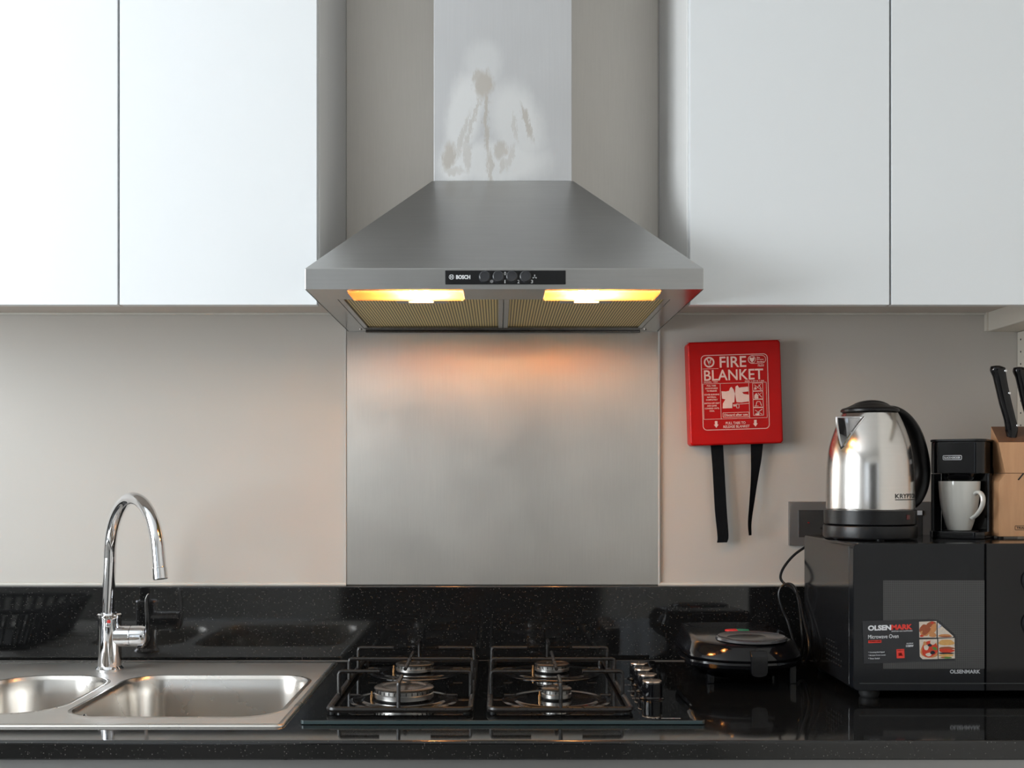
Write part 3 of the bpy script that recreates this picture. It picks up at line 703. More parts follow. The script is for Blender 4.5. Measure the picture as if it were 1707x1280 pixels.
lathe(bm, [(.0045, .0196), (.0045, .0206), (.003, .0210)], (.004, 0, zl+.022), 16, 'y'); obj('cartridge_arm', bm, M_chrome, tap, sharp=25)
bm = N()
L = []
for (x, z, hw, th) in ((.052, zl-.021, .010, .0020), (.060, zl-.020, .012, .0024), (.0675, zl-.008, .0135, .0026), (.0695, zl+.012, .0135, .0026), (.0685, zl+.035, .0125, .0024), (.0670, zl+.055, .0115, .0022), (.0672, zl+.068, .0095, .0020), (.0690, zl+.0745, .006, .0016), (.0700, zl+.0765, .002, .0010)):
    L.append([(x+th*math.cos(2*PI*k/16), hw*math.sin(2*PI*k/16), z) for k in range(16)])
loft(bm, L); obj('lever', bm, M_chrome, tap)
bm = N(); lathe(bm, [(.0035, 0), (.0035, .0006), (.001, .001)], (0, 0, 0), 16, 'y', M=Matrix.Translation((.005, -.0200, .090))); obj('temperature_mark', bm, mat('red_mark', (.5, .03, .02), .3, noise=.05), tap)

# ------------------------------------------------------------------ dish rack on the drainer (shows as a reflection in the upstand)
rk = thing('dish_rack', 'dark plastic dish rack on the drainer at the left edge, mirrored in the upstand', 'dish rack', (-1.10, -.30, WT+.006))
bm = N(); zt = CZ-.270-WT-.006
rx0, rx1, ry0, ry1 = -.19, .175, -.155, .175
t0 = rrect(rx0, rx1, ry0, ry1, .03, 5); b0 = rrect(rx0+.03, rx1-.03, ry0+.03, ry1-.03, .03, 5)
tube(bm, [(x, y, zt) for x, y in t0], .0055, 8, closed=True); tube(bm, [(x, y, .004) for x, y in b0], .004, 8, closed=True)
for i in range(0, len(t0)):
    tube(bm, [(t0[i][0], t0[i][1], zt), (b0[i][0], b0[i][1], .004)], .003, 6)
def lerp(a, b_, f): return a+(b_-a)*f
for k in range(1, 12):
    f = k/12
    for s in (0, 1):
        tube(bm, [(lerp(rx0+.03, rx1-.03, f), (ry0, ry1)[s], zt), (lerp(rx0+.06, rx1-.06, f), (ry0+.03, ry1-.03)[s], .004)], .006, 6, flat=(1, .4))
        tube(bm, [((rx0, rx1)[s], lerp(ry0+.03, ry1-.03, f), zt), ((rx0+.03, rx1-.03)[s], lerp(ry0+.06, ry1-.06, f), .004)], .006, 6, flat=(1, .4))
box(bm, rx0+.03, rx1-.03, ry0+.03, ry1-.03, 0, .003)
obj('basket', bm, M_rack, rk)
for k in range(6):
    bm = N(); y = -.10+k*.045; tube(bm, catmull([(rx0+.05, y, .004), (rx0+.06, y, .05), (rx0+.08, y, .05), (rx0+.09, y, .004)], 4), .003, 6)
    obj('plate_loop', bm, M_rack, rk)

# ------------------------------------------------------------------ gas hob
hx0, hx1, hy0, hy1 = -.2805, .2945, CAMY+1.616, CAMY+2.145
HOX, HOY = (hx0+hx1)/2, (hy0+hy1)/2
hob = thing('gas_hob', 'black glass four-burner gas hob set into the worktop below the hood', 'gas hob', (HOX, HOY, WT))
GT = .0062
bm = N(); extr(bm, [(x-HOX, y-HOY) for x, y in rrect(hx0, hx1, hy0, hy1, .006, 5)], 'xy', .0006, GT, .0009, 2, only='caps')
for f in bm.faces: f.material_index = 0 if abs(f.normal.z) > .9 and f.calc_center_median().z > GT-.001 else 1
bmesh.ops.recalc_face_normals(bm, faces=bm.faces)
for f in bm.faces: f.material_index = 0 if f.normal.z > .9 else 1
obj('glass_plate', bm, [M_glassblk, M_glassedge], hob)
BUR = [(-.1450, 1.762, .0450, .0175), (-.1460, 2.005, .0325, .0135), (.0905, 1.762, .0225, .0155), (.0950, 2.005, .0295, .0135)]
for (x, dd, r, ht_) in BUR:
    c = (x-HOX, CAMY+dd-HOY, GT); rw = .078 if r != .0325 else .072
    bm = N()
    lathe(bm, [(rw+.006, .0), (rw+.006, .0009), (rw+.002, .0022), (rw-.003, .0022), (rw-.006, .0010), (rw-.012, .0010), (rw-.0145, .0026), (rw-.017, .0032), (r+.004, .0030), (r+.002, .0032)], c, 64)
    bn = obj('burner', bm, M_blackgloss, hob)
    bm = N(); lathe(bm, [(r-.003, .0030), (r-.002, .0045), (r+.0005, .006), (r+.0008, .0030+ht_*.55), (r-.0008, .003+ht_*.62)], c, 64)
    obj('burner_ring', bm, M_alu, bn, label='pale aluminium burner ring')
    nt_ = int(r*700)
    bm = N(); lathe(bm, [(r-.0008, .003+ht_*.62), (r-.0006, .003+ht_*.95)], c, 64, caps=False)
    for k in range(nt_):
        a = 2*PI*k/nt_; box(bm, r-.0030, r+.0002, -.0006, .0006, .003+ht_*.64, .003+ht_*.9, M=Matrix.Translation(c) @ Matrix.Rotation(a, 4, 'Z'), mi=1)
    obj('flame_ports', bm, [M_alu, M_darkprint], bn)['kind'] = 'stuff'
    bm = N(); h0 = .003+ht_*.95
    lathe(bm, [(r-.0005, h0-.0005), (r+.0012, h0+.0002), (r+.0012, h0+.0016), (r-.001, h0+.0030), (r*.80, h0+.0036), (r*.74, h0+.0024), (r*.66, h0+.0020), (r*.60, h0+.0026), (.002, h0+.0034)], c, 64)
    obj('burner_cap', bm, mat('burner_cap_enamel', (.045, .038, .033), .22, .3, noise=.2, nscale=60), bn)
    bm = N(); cc = Vector(c)+Vector((-r-.004, -.010, 0)); lathe(bm, [(.0022, .002), (.0022, .010), (.0014, .0105), (.0012, .0155), (.0005, .016)], cc, 12)
    obj('igniter', bm, M_brass, bn)
def support(x0, x1, bx, label):
    y0, y1 = CAMY+1.660, CAMY+2.105; top = .0510; base = .0125
    L = lambda x, y, z: (x-HOX, y-HOY, z)
    bm = N()
    pts = rrect(x0, x1, y0, y1, .012, 4); tube(bm, [L(x, y, base) for x, y in pts], .0042, 8, closed=True, flat=(1.1, 1))
    for cx_, cy_ in ((x0+.006, y0+.006), (x1-.006, y0+.006), (x0+.006, y1-.006), (x1-.006, y1-.006)):
        lathe(bm, [(.0042, GT+.003), (.0042, base)], L(cx_, cy_, 0), 10)
    sp_ = obj('pan_support', bm, M_grate, hob, label=label)
    for cx_, cy_ in ((x0+.006, y0+.006), (x1-.006, y0+.006), (x0+.006, y1-.006), (x1-.006, y1-.006)):
        b3 = N(); lathe(b3, [(.0048, GT), (.0048, GT+.003)], L(cx_, cy_, 0), 10); obj('rubber_foot', b3, M_rubber, sp_)
    def finger(path, r=.0030):
        b2 = N(); P3 = [Vector(p) for p in path]; out = [P3[0]]
        for i in range(1, len(P3)-1):
            a = (P3[i-1]-P3[i]).normalized()*.004; b_ = (P3[i+1]-P3[i]).normalized()*.004
            out += [P3[i]+a, P3[i]+(a+b_)*.3, P3[i]+b_]
        out.append(P3[-1]); tube(b2, out, r, 8); obj('finger', b2, M_grate, sp_)
    xi0, xi1 = x0+.002, x1-.002
    for dd in (1.762, 2.005):
        y = CAMY+dd; l = .062
        finger([L(xi0, y, base), L(xi0, y, top), L(xi0+l, y, top)]); finger([L(xi1, y, base), L(xi1, y, top), L(xi1-l, y, top)])
        # small lower stubs beside each burner
        finger([L(xi0+.020, y-.02, GT+.012), L(xi0+.036, y-.02, GT+.012)], .0018); finger([L(xi1-.020, y-.02, GT+.012), L(xi1-.036, y-.02, GT+.012)], .0018)
    y = CAMY+1.883; finger([L(xi0, y, base), L(xi0, y, top), L(xi1, y, top), L(xi1, y, base)])
    finger([L(bx, y0, base), L(bx, y0, top), L(bx, y0+.058, top)]); finger([L(bx, y1, base), L(bx, y1, top), L(bx, y1-.052, top)])
    finger([L(bx, CAMY+1.783, top), L(bx, CAMY+1.955, top)])
support(-.2475, -.0400, -.1450, 'black iron pan support over the left pair of burners')
support(-.0125, .1945, .0915, 'black iron pan support over the right pair of burners')
for dd, x in ((1.779, .2405), (1.839, .2410), (1.893, .2412), (1.950, .2415)):
    c = (x-HOX, CAMY+dd-HOY, GT)
    bm = N(); lathe(bm, [(.0195, 0), (.0195, .0010), (.0170, .0022), (.0165, .0032), (.0158, .0040), (.0160, .0240), (.0152, .0256)], c, 40); kn = obj('knob', bm, M_blackgloss, hob, sharp=25)
    bm = N(); lathe(bm, [(.0152, .0254), (.0156, .0262), (.0152, .0278), (.0140, .0284), (.0050, .0282)], c, 40); box(bm, -.0008, .0008, .004, .013, .0283, .0288, M=Matrix.Translation(c)); obj('knob_cap', bm, M_knobtop, kn, label='brushed metal knob cap')
    # printed burner diagram beside the knob
bm = N()
Mt = Matrix.Translation((0, 0, GT+.0002)) @ Matrix.Rotation(R(-90), 4, 'X')
def tp(s, x0, x1, y0, y1, bold=.02): text(bm, s, x0-HOX, x1-HOX, y0-HOY, y1-HOY, -.0001, bold, M=Mt)
yt = CAMY+1.6245
tp('C E', PX(1086, 1.633), PX(1097, 1.633), yt+.003, yt+.0075); tp('MASTERGAS', PX(1102, 1.633), PX(1134, 1.633), yt+.003, yt+.0075, .04)
for dd in (1.779, 1.839, 1.893, 1.950):
    for (i, j) in ((0, 0), (1, 0), (0, 1), (1, 1)):
        x_ = .2115+i*.006-HOX; y_ = CAMY+dd-.004+j*.006-HOY
        frame_rect(bm, x_-.0022, x_+.0022, y_-.0022, y_+.0022, .0005, -.0001, M=Mt, r=.0021)
obj('printed_marks', bm, M_greyprint, hob)

# ------------------------------------------------------------------ wall socket plate
X0, X1, Z0, Z1 = PX(1315, 2.195), PX(1551, 2.195), PZ(909, 2.195), PZ(836, 2.195)
so = thing('wall_socket', 'wide gunmetal wall socket plate partly hidden behind the kettle', 'wall socket', ((X0+X1)/2, 0, (Z0+Z1)/2))
ox, oz = (X0+X1)/2, (Z0+Z1)/2; hw, hh = (X1-X0)/2, (Z1-Z0)/2
bm = N(); extr(bm, [(-hw, -hh), (hw, -hh), (hw, hh), (-hw, hh)], 'xz', -.009, -.0003, .002, 2, only='d0'); obj('plate', bm, M_socket, so)
for k in (0, 1):
    a = -hw+.017 if k == 0 else .004; b_ = -.004 if k == 0 else hw-.017
    bm = N(); box(bm, a, b_, -.0098, -.008, -hh+.016, hh-.016, .0006, 1); ins = obj('socket_insert', bm, M_socketin, so)
    bm = N(); c = (a+b_)/2
    for dx, dz in ((0, .008), (-.011, -.009), (.011, -.009)): box(bm, c+dx-.0045+.003*(dz > 0), c+dx+.0045-.003*(dz > 0), -.0101, -.0096, dz-.0018-.003*(dz > 0), dz+.0018+.003*(dz > 0))
    obj('pin_holes', bm, M_darkprint, ins)['kind'] = 'stuff'
    bm = N(); box(bm, a+.018, a+.021, -.0103, -.0097, .001, .0025) if k == 0 else box(bm, b_-.013, b_-.001, -.013, -.0096, hh-.026, hh-.017, .0008, 1)
    obj('switch', bm, M_red if k == 0 else M_print, ins, label='small red neon mark' if k == 0 else 'pale rocker switch')

# ------------------------------------------------------------------ microwave
mx0, mx1 = .5610, 1.000; my0, my1 = CAMY+1.800, CAMY+2.095; mz0, mz1 = .9135, 1.1465
mox, moy = (mx0+mx1)/2, (my0+my1)/2
mw = thing('microwave_oven', 'black microwave oven with food sticker on its door, carrying the kettle', 'microwave', (mox, moy, WT))
bm = N(); a = (mx0-mox+.002, mx1-mox-.002, mz0-WT, mz1-WT-.001)
extr(bm, rrect(a[0], a[1], a[2], a[3], .006, 4), 'xz', my0+.022-moy, my1-moy, .0015, 1, only='caps')
for r_ in range(5):
    for c_ in range(7):
        if c_ < r_-1: continue
        y_ = my0-moy+.065+c_*.0135; z_ = .040+r_*.0085
        box(bm, mx0-mox+.0015, mx0-mox+.0022, y_, y_+.007, z_, z_+.0022, mi=1)
obj('body', bm, [mat('microwave_body', (.010, .010, .011), .10, noise=.08, spec=.4), M_rubber], mw)
bm = N(); box(bm, mx0-mox+.0012, mx0-mox+.0024, my0+.004-moy+.022, my0+.022-moy+.006, mz0-WT+.006, mz1-WT-.006, .0005, 1); obj('side_seam', bm, M_blackgloss, mw)
fz0, fz1 = mz0-WT, mz1-WT; fx0, fx1 = mx0-mox, mx1-mox; fy = my0-moy
dr1 = PX(1642.5, 1.8)-mox
bm = N(); extr(bm, rrect(fx0, dr1-.0006, fz0, fz1, .009, 5, rs=(.001, .009, .009, .001)), 'xz', fy, fy+.0205, .0015, 2, only='d0')
M_mfront = mat('microwave_front', (.008, .009, .011), .14, noise=.05, spec=.3)
door = obj('door', bm, M_mfront, mw)
bm = N(); wx0, wx1, wz0, wz1 = PX(1472, 1.8)-mox, PX(1641, 1.8)-mox, PZ(1114.5, 1.8)-WT, PZ(967, 1.8)-WT
plate(bm, rrect(wx0, wx1, wz0, wz1, .001, 2), fy-.0002, .0003); obj('window', bm, M_mwin, door, label='grey perforated viewing window')
bm = N(); text(bm, 'OLSENMARK', PX(1583.3, 1.8)-mox, PX(1634, 1.8)-mox, PZ(1122.5, 1.8)-WT, PZ(1116, 1.8)-WT, fy-.0004, .035); obj('lettering', bm, M_greyprint, door)
bm = N(); extr(bm, rrect(dr1+.0006, fx1, fz0, fz1, .009, 5, rs=(.009, .001, .001, .009)), 'xz', fy, fy+.0205, .0015, 2, only='d0')
cpn = obj('control_panel', bm, M_blackgloss, mw)
for pz in (968, 1040):
    bm = N(); lathe(bm, [(.024, 0), (.024, .002), (.020, .004), (.0185, .016), (.016, .018)], (PX(1728.5, 1.8)-mox, fy, PZ(pz, 1.8)-WT), 40, 'y'); obj('dial', bm, M_blackpl, cpn)
bm = N(); box(bm, fx0+.01, fx1-.01, fy-.0004, fy+.002, fz0+.0115, fz0+.0125); obj('lower_trim', bm, mat('trim_line', (.05, .055, .055), .3, noise=.05), door)
for x_ in (.035, mx1-mx0-.035):
    for y_ in (.03, .265):
        bm = N(); lathe(bm, [(.014, 0), (.016, .004), (.016, .0138)], (mx0+x_-mox, my0+y_-moy, 0), 24); obj('foot', bm, M_rubber, mw)
# sticker
def mp_(px, py): return (PX(px, 1.8)-mox, PZ(py, 1.8)-WT)
ys = fy-.0005
bm = N(); plate(bm, [mp_(1437.5, 1035), mp_(1562, 1031.5), mp_(1593.5, 1060), mp_(1592, 1101), mp_(1440, 1106)], ys, .0002)
stk = obj('sticker', bm, M_stick, door, label='black product sticker with four food pictures')
ys -= .0003
def sp3(a, b_): return 1420+a*.16813, 1000+b_*.16813     # pixel of the 1707-wide sticker crop
def st_text(bm, s, a, b_, c, d, bold, skew=0):
    x0, z0 = mp_(*sp3(a, d)); x1, z1 = mp_(*sp3(b_, c))
    text(bm, s, x0, x1, z0, z1, ys, bold, wrap=lambda u, q: Vector((u, ys, q+(u-x0)*.03)))
bm = N()
st_text(bm, 'OLSEN', 158, 388, 252, 305, .05); st_text(bm, 'Microwave Oven', 160, 462, 345, 385, .005)
st_text(bm, '1150W', 536, 610, 445, 466, .05); st_text(bm, 'OUTPUT', 540, 608, 426, 436, .03)
for k, (s, e) in enumerate((('* Cooking End Signal', 322), ('* Multiple Power Levels', 333), ('* Timer Switch', 275))): st_text(bm, s, 162, e, 512+k*30, 528+k*30, .015)
st_text(bm, 'SWITCH ON HAPPINESS', 392, 600, 305, 316, .02)
obj('lettering', bm, M_print, stk)['label'] = 'white lettering'
bm = N(); st_text(bm, 'MARK', 390, 598, 244, 296, .05)
plate(bm, [mp_(*sp3(*q)) for q in ((162, 400), (290, 396), (290, 422), (162, 426))], ys); plate(bm, [mp_(*sp3(*q)) for q in ((440, 488), (517, 484), (521, 574), (443, 577))], ys)
obj('red_print', bm, M_redprint, stk)
bm = N(); ys -= .0004; st_text(bm, '28L', 458, 502, 522, 552, .05); st_text(bm, 'OMMW2488', 170, 284, 403, 418, .03); st_text(bm, 'CAPACITY', 450, 512, 494, 504, .02); obj('small_lettering', bm, M_print, stk)
ys += .0004
pics = [mat('food_'+n, c, .5, noise=.25, nscale=s) for n, c, s in (('cream', (.72, .62, .52), 300), ('roast', (.36, .09, .035), 200), ('amber', (.62, .27, .10), 250), ('bun', (.70, .38, .12), 300), ('tomato', (.62, .05, .02), 200), ('leaf', (.10, .22, .04), 200), ('olive', (.012, .012, .02), 200), ('pale_blue', (.55, .56, .66), 200))]
def pic(corners, items):
    bm = N(); plate(bm, [mp_(*sp3(*q)) for q in corners], ys, .0001)
    o = N()
    for n_, (mi, cx_, cy_, rx_, ry_, rot) in enumerate(items):
        pts = []
        for k in range(18):
            a = 2*PI*k/18; u = rx_*math.cos(a)*(1+.12*math.sin(3*a+n_)); v = ry_*math.sin(a)*(1+.10*math.cos(2*a+n_*2))
            c, s = math.cos(R(rot)), math.sin(R(rot)); pts.append((cx_+u*c-v*s, cy_+u*s+v*c))
        xs = [q[0] for q in corners]; yq = [q[1] for q in corners]
        pts = [(min(max(p[0], min(xs)+2), max(xs)-2), min(max(p[1], min(yq)+2), max(yq)-2)) for p in pts]
        plate(bm, [mp_(*sp3(*q)) for q in pts], ys-.00012-.00002*n_, .00005, mi=mi)
    return obj('food_picture', bm, pics, stk)
pic([(665, 215), (838, 208), (838, 372), (668, 372)], [(1, 715, 290, 45, 55, 20), (1, 780, 240, 50, 25, -20), (2, 800, 290, 30, 60, 30), (2, 720, 330, 45, 30, 0), (1, 735, 305, 30, 50, 40), (4, 795, 225, 15, 12, 0), (2, 800, 345, 35, 25, 0), (0, 690, 225, 18, 12, 0), (4, 690, 355, 20, 10, 0)])
pic([(848, 222), (1005, 358), (1000, 370), (850, 372)], [(2, 920, 352, 65, 16, 0), (7, 868, 260, 14, 18, 30), (6, 882, 262, 5, 4, 0), (1, 930, 362, 60, 7, 0)])
pic([(668, 390), (843, 386), (850, 584), (700, 586), (672, 560)], [(2, 775, 490, 95, 92, 0), (4, 770, 485, 82, 80, 0), (0, 800, 420, 28, 22, 0), (0, 735, 470, 24, 30, 0), (0, 760, 540, 30, 18, 0), (5, 820, 480, 26, 14, 20), (6, 770, 447, 20, 15, 0), (6, 798, 520, 24, 18, 0), (2, 720, 430, 16, 20, 0)])
pic([(855, 382), (1016, 376), (1020, 578), (858, 582)], [(3, 935, 420, 78, 32, 0), (1, 935, 478, 80, 16, 0), (4, 935, 502, 78, 20, 0), (6, 935, 528, 78, 10, 0), (3, 935, 548, 76, 14, 0), (5, 935, 570, 60, 8, 0), (1, 900, 568, 20, 6, 0)])

MT = mz1-.001        # top of the microwave body
# ------------------------------------------------------------------ kettle
KD = 1.965; KX = PX(1450, KD); KY = CAMY+KD
ket = thing('electric_kettle', 'brushed steel electric kettle with black handle and lid, standing on the microwave', 'kettle', (KX, KY, MT))
def kz(py): return PZ(py, KD)-MT
def kr(px): return px*KD/F*.965
bm = N(); zb = kz(873.5)
lathe(bm, [(.060, .002), (.0765, .002), (.0785, .005), (.0780, zb-.003), (.0765, zb-.0012), (.05, zb-.0012)], (0, 0, 0), 72)
for k in range(3): a = 2*PI*k/3+.5; lathe(bm, [(.008, 0), (.008, .003)], (.055*math.cos(a), .055*math.sin(a), 0), 14)
obj('power_base', bm, M_blackpl, ket, sharp=40)
bm = N(); lathe(bm, [(.05, zb+.0002), (.0745, zb+.0002), (.0765, zb+.002), (.0768, kz(849.5)), (.070, kz(849)+.001)], n=72); obj('lower_collar', bm, M_blackpl, ket, sharp=40)
prof = []
for (r_, py) in ((72.8, 848.6), (73.6, 846), (73.4, 820), (73.0, 800), (72.5, 785), (71.6, 770), (69.5, 755), (67.0, 742), (63.0, 728), (58.8, 716), (54.3, 705), (49.5, 695), (46.0, 688.5), (44.5, 687)): prof.append((kr(r_), kz(py)))
bm = N(); lathe(bm, prof, n=96); kb = obj('body', bm, M_kettle, ket, sharp=60)
def krad(z):
    for i in range(len(prof)-1):
        if prof[i][1] <= z <= prof[i+1][1]:
            f = (z-prof[i][1])/max(prof[i+1][1]-prof[i][1], 1e-6); return prof[i][0]+(prof[i+1][0]-prof[i][0])*f
    return prof[-1][0]
bm = N(); zl = kz(687.5)
lathe(bm, [(.0455, zl), (.0485, zl+.001), (.0487, zl+.004), (.0465, zl+.0065), (.040, zl+.0085), (.035, zl+.0105), (.026, zl+.0150), (.014, zl+.0180), (.0, zl+.0190)], n=64)
lid = obj('lid', bm, M_blackpl, ket)
bm = N()
L = []
for k in range(11):
    t_ = k/10; x = -.030+.066*t_; h = .0095*math.sin(PI*min(max(t_, .0), 1))**.6 if 0 < t_ < 1 else 0; hw = .016*(.55+.45*math.sin(PI*t_))
    L.append([(x, hw*math.cos(2*PI*q/14), zl+.0120+max(h, .0005)*(.55+.45*math.sin(2*PI*q/14))) for q in range(14)])
loft(bm, L); lg = obj('lid_grip', bm, M_blackpl, lid); lg.rotation_euler = (0, 0, R(20))
# spout: a V-shaped lip pointing left and towards the viewer
sa = R(270-60)
sd = Vector((math.cos(sa), math.sin(sa), 0)); sn = Vector((-math.sin(sa), math.cos(sa), 0))
bm = N(); zt_, zb_ = kz(697.5), kz(748)
L = []; nL = 12
for k in range(nL+1):
    f = k/nL; z = zt_+(zb_-zt_)*f; hw = .0250*(1-f)**.85+.0012; rad = krad(z)-.002; out = .031*(1-f)**.9
    row = []
    for q in range(9):
        s = -1+q/4.; rr_ = math.sqrt(max(rad*rad-(hw*s)**2, 1e-6))
        p = sd*(rr_+out*(1-abs(s))**.9)+sn*(hw*s); row.append(Vector((p.x, p.y, z)))
    L.append(row)
t = bmesh.new(); rows = [[t.verts.new(p) for p in r_] for r_ in L]
for i in range(nL):
    for j in range(8): t.faces.new((rows[i][j], rows[i][j+1], rows[i+1][j+1], rows[i+1][j]))
bmesh.ops.solidify(t, geom=list(t.faces), thickness=.0012); merge(bm, t)
obj('spout', bm, M_chrome, ket, sharp=60)
bm = N(); sp0 = [L[i][0]+(sd*.0015) for i in range(nL+1)]; sp1 = [L[i][8]+(sd*.0015) for i in range(nL, -1, -1)]
tube(bm, sp0+sp1[1:], .0024, 8); tube(bm, [L[i][4] for i in range(nL+1)], .0017, 8); tube(bm, L[0], .0014, 8); obj('spout_rim', bm, M_chrome, ket)
# handle opposite the spout
ha = sa+PI; hd = Vector((math.cos(ha), math.sin(ha), 0))
def H(r_, py): return hd*r_+Vector((0, 0, kz(py)))
bm = N()
hp_ = catmull([H(.030, 682), H(.062, 684), H(.090, 698), (H(.112, 722)), H(.126, 755), H(.1315, 785), H(.127, 812), H(.112, 835), H(.092, 846), H(.074, 852)], 5)
tube(bm, hp_, [.0105+.0035*math.sin(PI*i/(len(hp_)-1)) for i in range(len(hp_))], 16, flat=(.75, 1.25)); obj('handle', bm, M_blackpl, ket)
bm = N(); hq = catmull([H(krad(kz(694))+.004, 690), H(krad(kz(715))+.006, 715), H(krad(kz(750))+.004, 750), H(krad(kz(800))+.003, 800), H(.0765, 850)], 5)
tube(bm, hq, .011, 12, flat=(.45, 1.3)); obj('handle_back', bm, M_blackpl, ket)
# name printed round the lower right of the body
def kwrap(u, q):
    a = R(-90)+u; rr_ = krad(q)+.00025; return Vector((rr_*math.cos(a), rr_*math.sin(a), q))
bm = N()
text(bm, 'KRYPTON', R(15), R(64), kz(829.5), kz(822), 0, .015, wrap=kwrap)
for k in range(12):
    a0, a1 = R(15+4*k), R(19+4*k-.01); flat_poly(bm, [kwrap(a0, kz(832.5)), kwrap(a1, kz(832.5)), kwrap(a1, kz(831)), kwrap(a0, kz(831))])
obj('lettering', bm, M_darkprint, kb)
bm = N(); M2 = Matrix.Rotation(R(34), 4, 'Z'); box(bm, -.004, .004, -.0776, -.0765, kz(864), kz(856), .0004, 1, M=M2)
obj('indicator_lamp', bm, mat('dark_red_lens', (.12, .008, .008), .2, noise=.05), ket)

# ------------------------------------------------------------------ coffee maker and mug
CA = R(34); CCX, CCD = PX(1640, 1.93), 1.93; CW, CDP = .0915, .138
ux, uy = Vector((math.cos(CA), -math.sin(CA), 0)), Vector((math.sin(CA), math.cos(CA), 0))    # its own right and back directions
corner = Vector((CCX, CAMY+CCD, 0)); cmc = corner-ux*(CW/2)+uy*(CDP/2)
cm = thing('coffee_maker', 'small black single-cup coffee maker between the kettle and the knife block', 'coffee maker', (cmc.x, cmc.y, MT), -CA)
CD = 1.955
def cz(py): return PZ(py, CD)-MT
def cfx(p): u = (CCX*F-(p-CX)*CCD)/(F*math.cos(CA)+(p-CX)*math.sin(CA)); return CW/2-u
hw, y0_, y1_ = CW/2, -CDP/2, CDP/2
zt_, zm_ = cz(733), cz(789)
def outl(x0, x1, y0, y1, r, bulge=.0):
    pts = rrect(x0, x1, y0, y1, r, 6); return [(x, y-(bulge*(1-((x-(x0+x1)/2)/((x1-x0)/2))**2) if y < (y0+y1)/2 else 0)) for x, y in pts]
bm = N(); extr(bm, rrect(-hw, hw, y0_+.076, y1_, .010, 5), 'xy', .0016, zt_-.003, .0015, 2, only='caps'); obj('water_tank', bm, M_blackgloss, cm)
bm = N(); extr(bm, outl(-hw+.001, hw-.001, y0_+.008, y0_+.0755, .016, .006), 'xy', zm_, zt_-.0032, .0015, 2, only='caps'); head = obj('brew_head', bm, M_blackgloss, cm)
bm = N(); extr(bm, outl(-hw-.0005, hw+.0005, y0_+.007, y1_+.0005, .016, .004), 'xy', zt_-.003, zt_+.0015, .0015, 2, only='caps'); obj('lid', bm, M_blackpl, cm)
bm = N(); lathe(bm, [(.026, zm_-.0003), (.024, zm_-.006), (.021, cz(799)), (.018, cz(800.5))], (0, y0_+.038, 0), 32); obj('filter_holder', bm, M_blackgloss, cm)
bm = N(); extr(bm, rrect(-hw, -hw+.006, y0_+.022, y0_+.075, .0028, 3), 'xy', .0016, zm_-.0004); obj('side_column', bm, M_blackpl, cm)
bm = N(); extr(bm, rrect(hw-.005, hw, y0_+.050, y0_+.075, .002, 3), 'xy', .0016, zm_-.0004); obj('side_column', bm, M_blackpl, cm)
bm = N(); extr(bm, outl(-hw, hw, y0_, y0_+.0755, .018, .004), 'xy', 0, cz(886), .0015, 2, only='caps'); bs = obj('base', bm, M_blackgloss, cm)
bm = N(); lathe(bm, [(.030, 0), (.030, .0006), (.028, .0008)], (0, y0_+.036, cz(886)), 40); obj('drip_plate', bm, M_blackpl, bs)
bm = N(); lathe(bm, [(.0035, 0), (.0035, .0012), (.0028, .002)], (hw, y0_+.09, cz(837)), 16, 'x'); obj('power_button', bm, M_socket, cm)
bm = N(); x0, x1, z0, z1 = cfx(1571), cfx(1603), cz(766.5), cz(758.7)
yw = lambda u: y0_+.008-.006*(1-(u/(hw-.001))**2)-.0006
t = N(); frame_rect(t, x0, x1, z0, z1, .0009, 0, r=.002)
for v in t.verts: v.co.y = yw(v.co.x)
merge(bm, t)
text(bm, 'BLACK+DECKER', x0+.0022, x1-.0022, z0+.0022, z1-.0022, 0, .03, wrap=lambda u, q: Vector((u, yw(u), q)))
obj('lettering', bm, M_print, head)
MD = 1.978; mgp = corner-ux*(CW/2+.001)+uy*.035
mug = thing('mug', 'plain off-white coffee mug under the spout of the coffee maker', 'mug', (mgp.x, mgp.y, MT+cz(886)+.0010))
mg0 = MT+cz(886)+.0010
def gz(py): return PZ(py, MD)-mg0
gp = [(17.5, 884), (19, 883.2), (21.5, 876), (25.5, 862), (29.5, 845), (31.8, 828), (32.8, 812), (33.2, 803), (33.0, 802)]
outer = [(a*MD/F, max(gz(b_), 0)) for a, b_ in gp]
inner = [(outer[-1][0]-.0018, outer[-1][1]+.0003)]+[(r_-.0032, z-.0) for r_, z in outer[-2:1:-1]]+[(.012, .006), (.0005, .005)]
bm = N(); lathe(bm, [(.0005, .001)]+outer+inner, n=64); obj('cup', bm, M_white, mug, sharp=60)
bm = N(); A = R(-62); hd2 = Vector((math.cos(A), math.sin(A), 0))
def G(r_, py): return hd2*r_+Vector((0, 0, gz(py)))
tube(bm, catmull([G(.0305, 824), G(.036, 820.5), G(.0435, 821), G(.0485, 828), G(.0485, 838), G(.0440, 848), G(.036, 857), G(.0270, 863)], 6), [.0052]*1+[.0043]*41+[.005]*1, 12, flat=(.8, 1.15)); obj('handle', bm, M_white, mug)

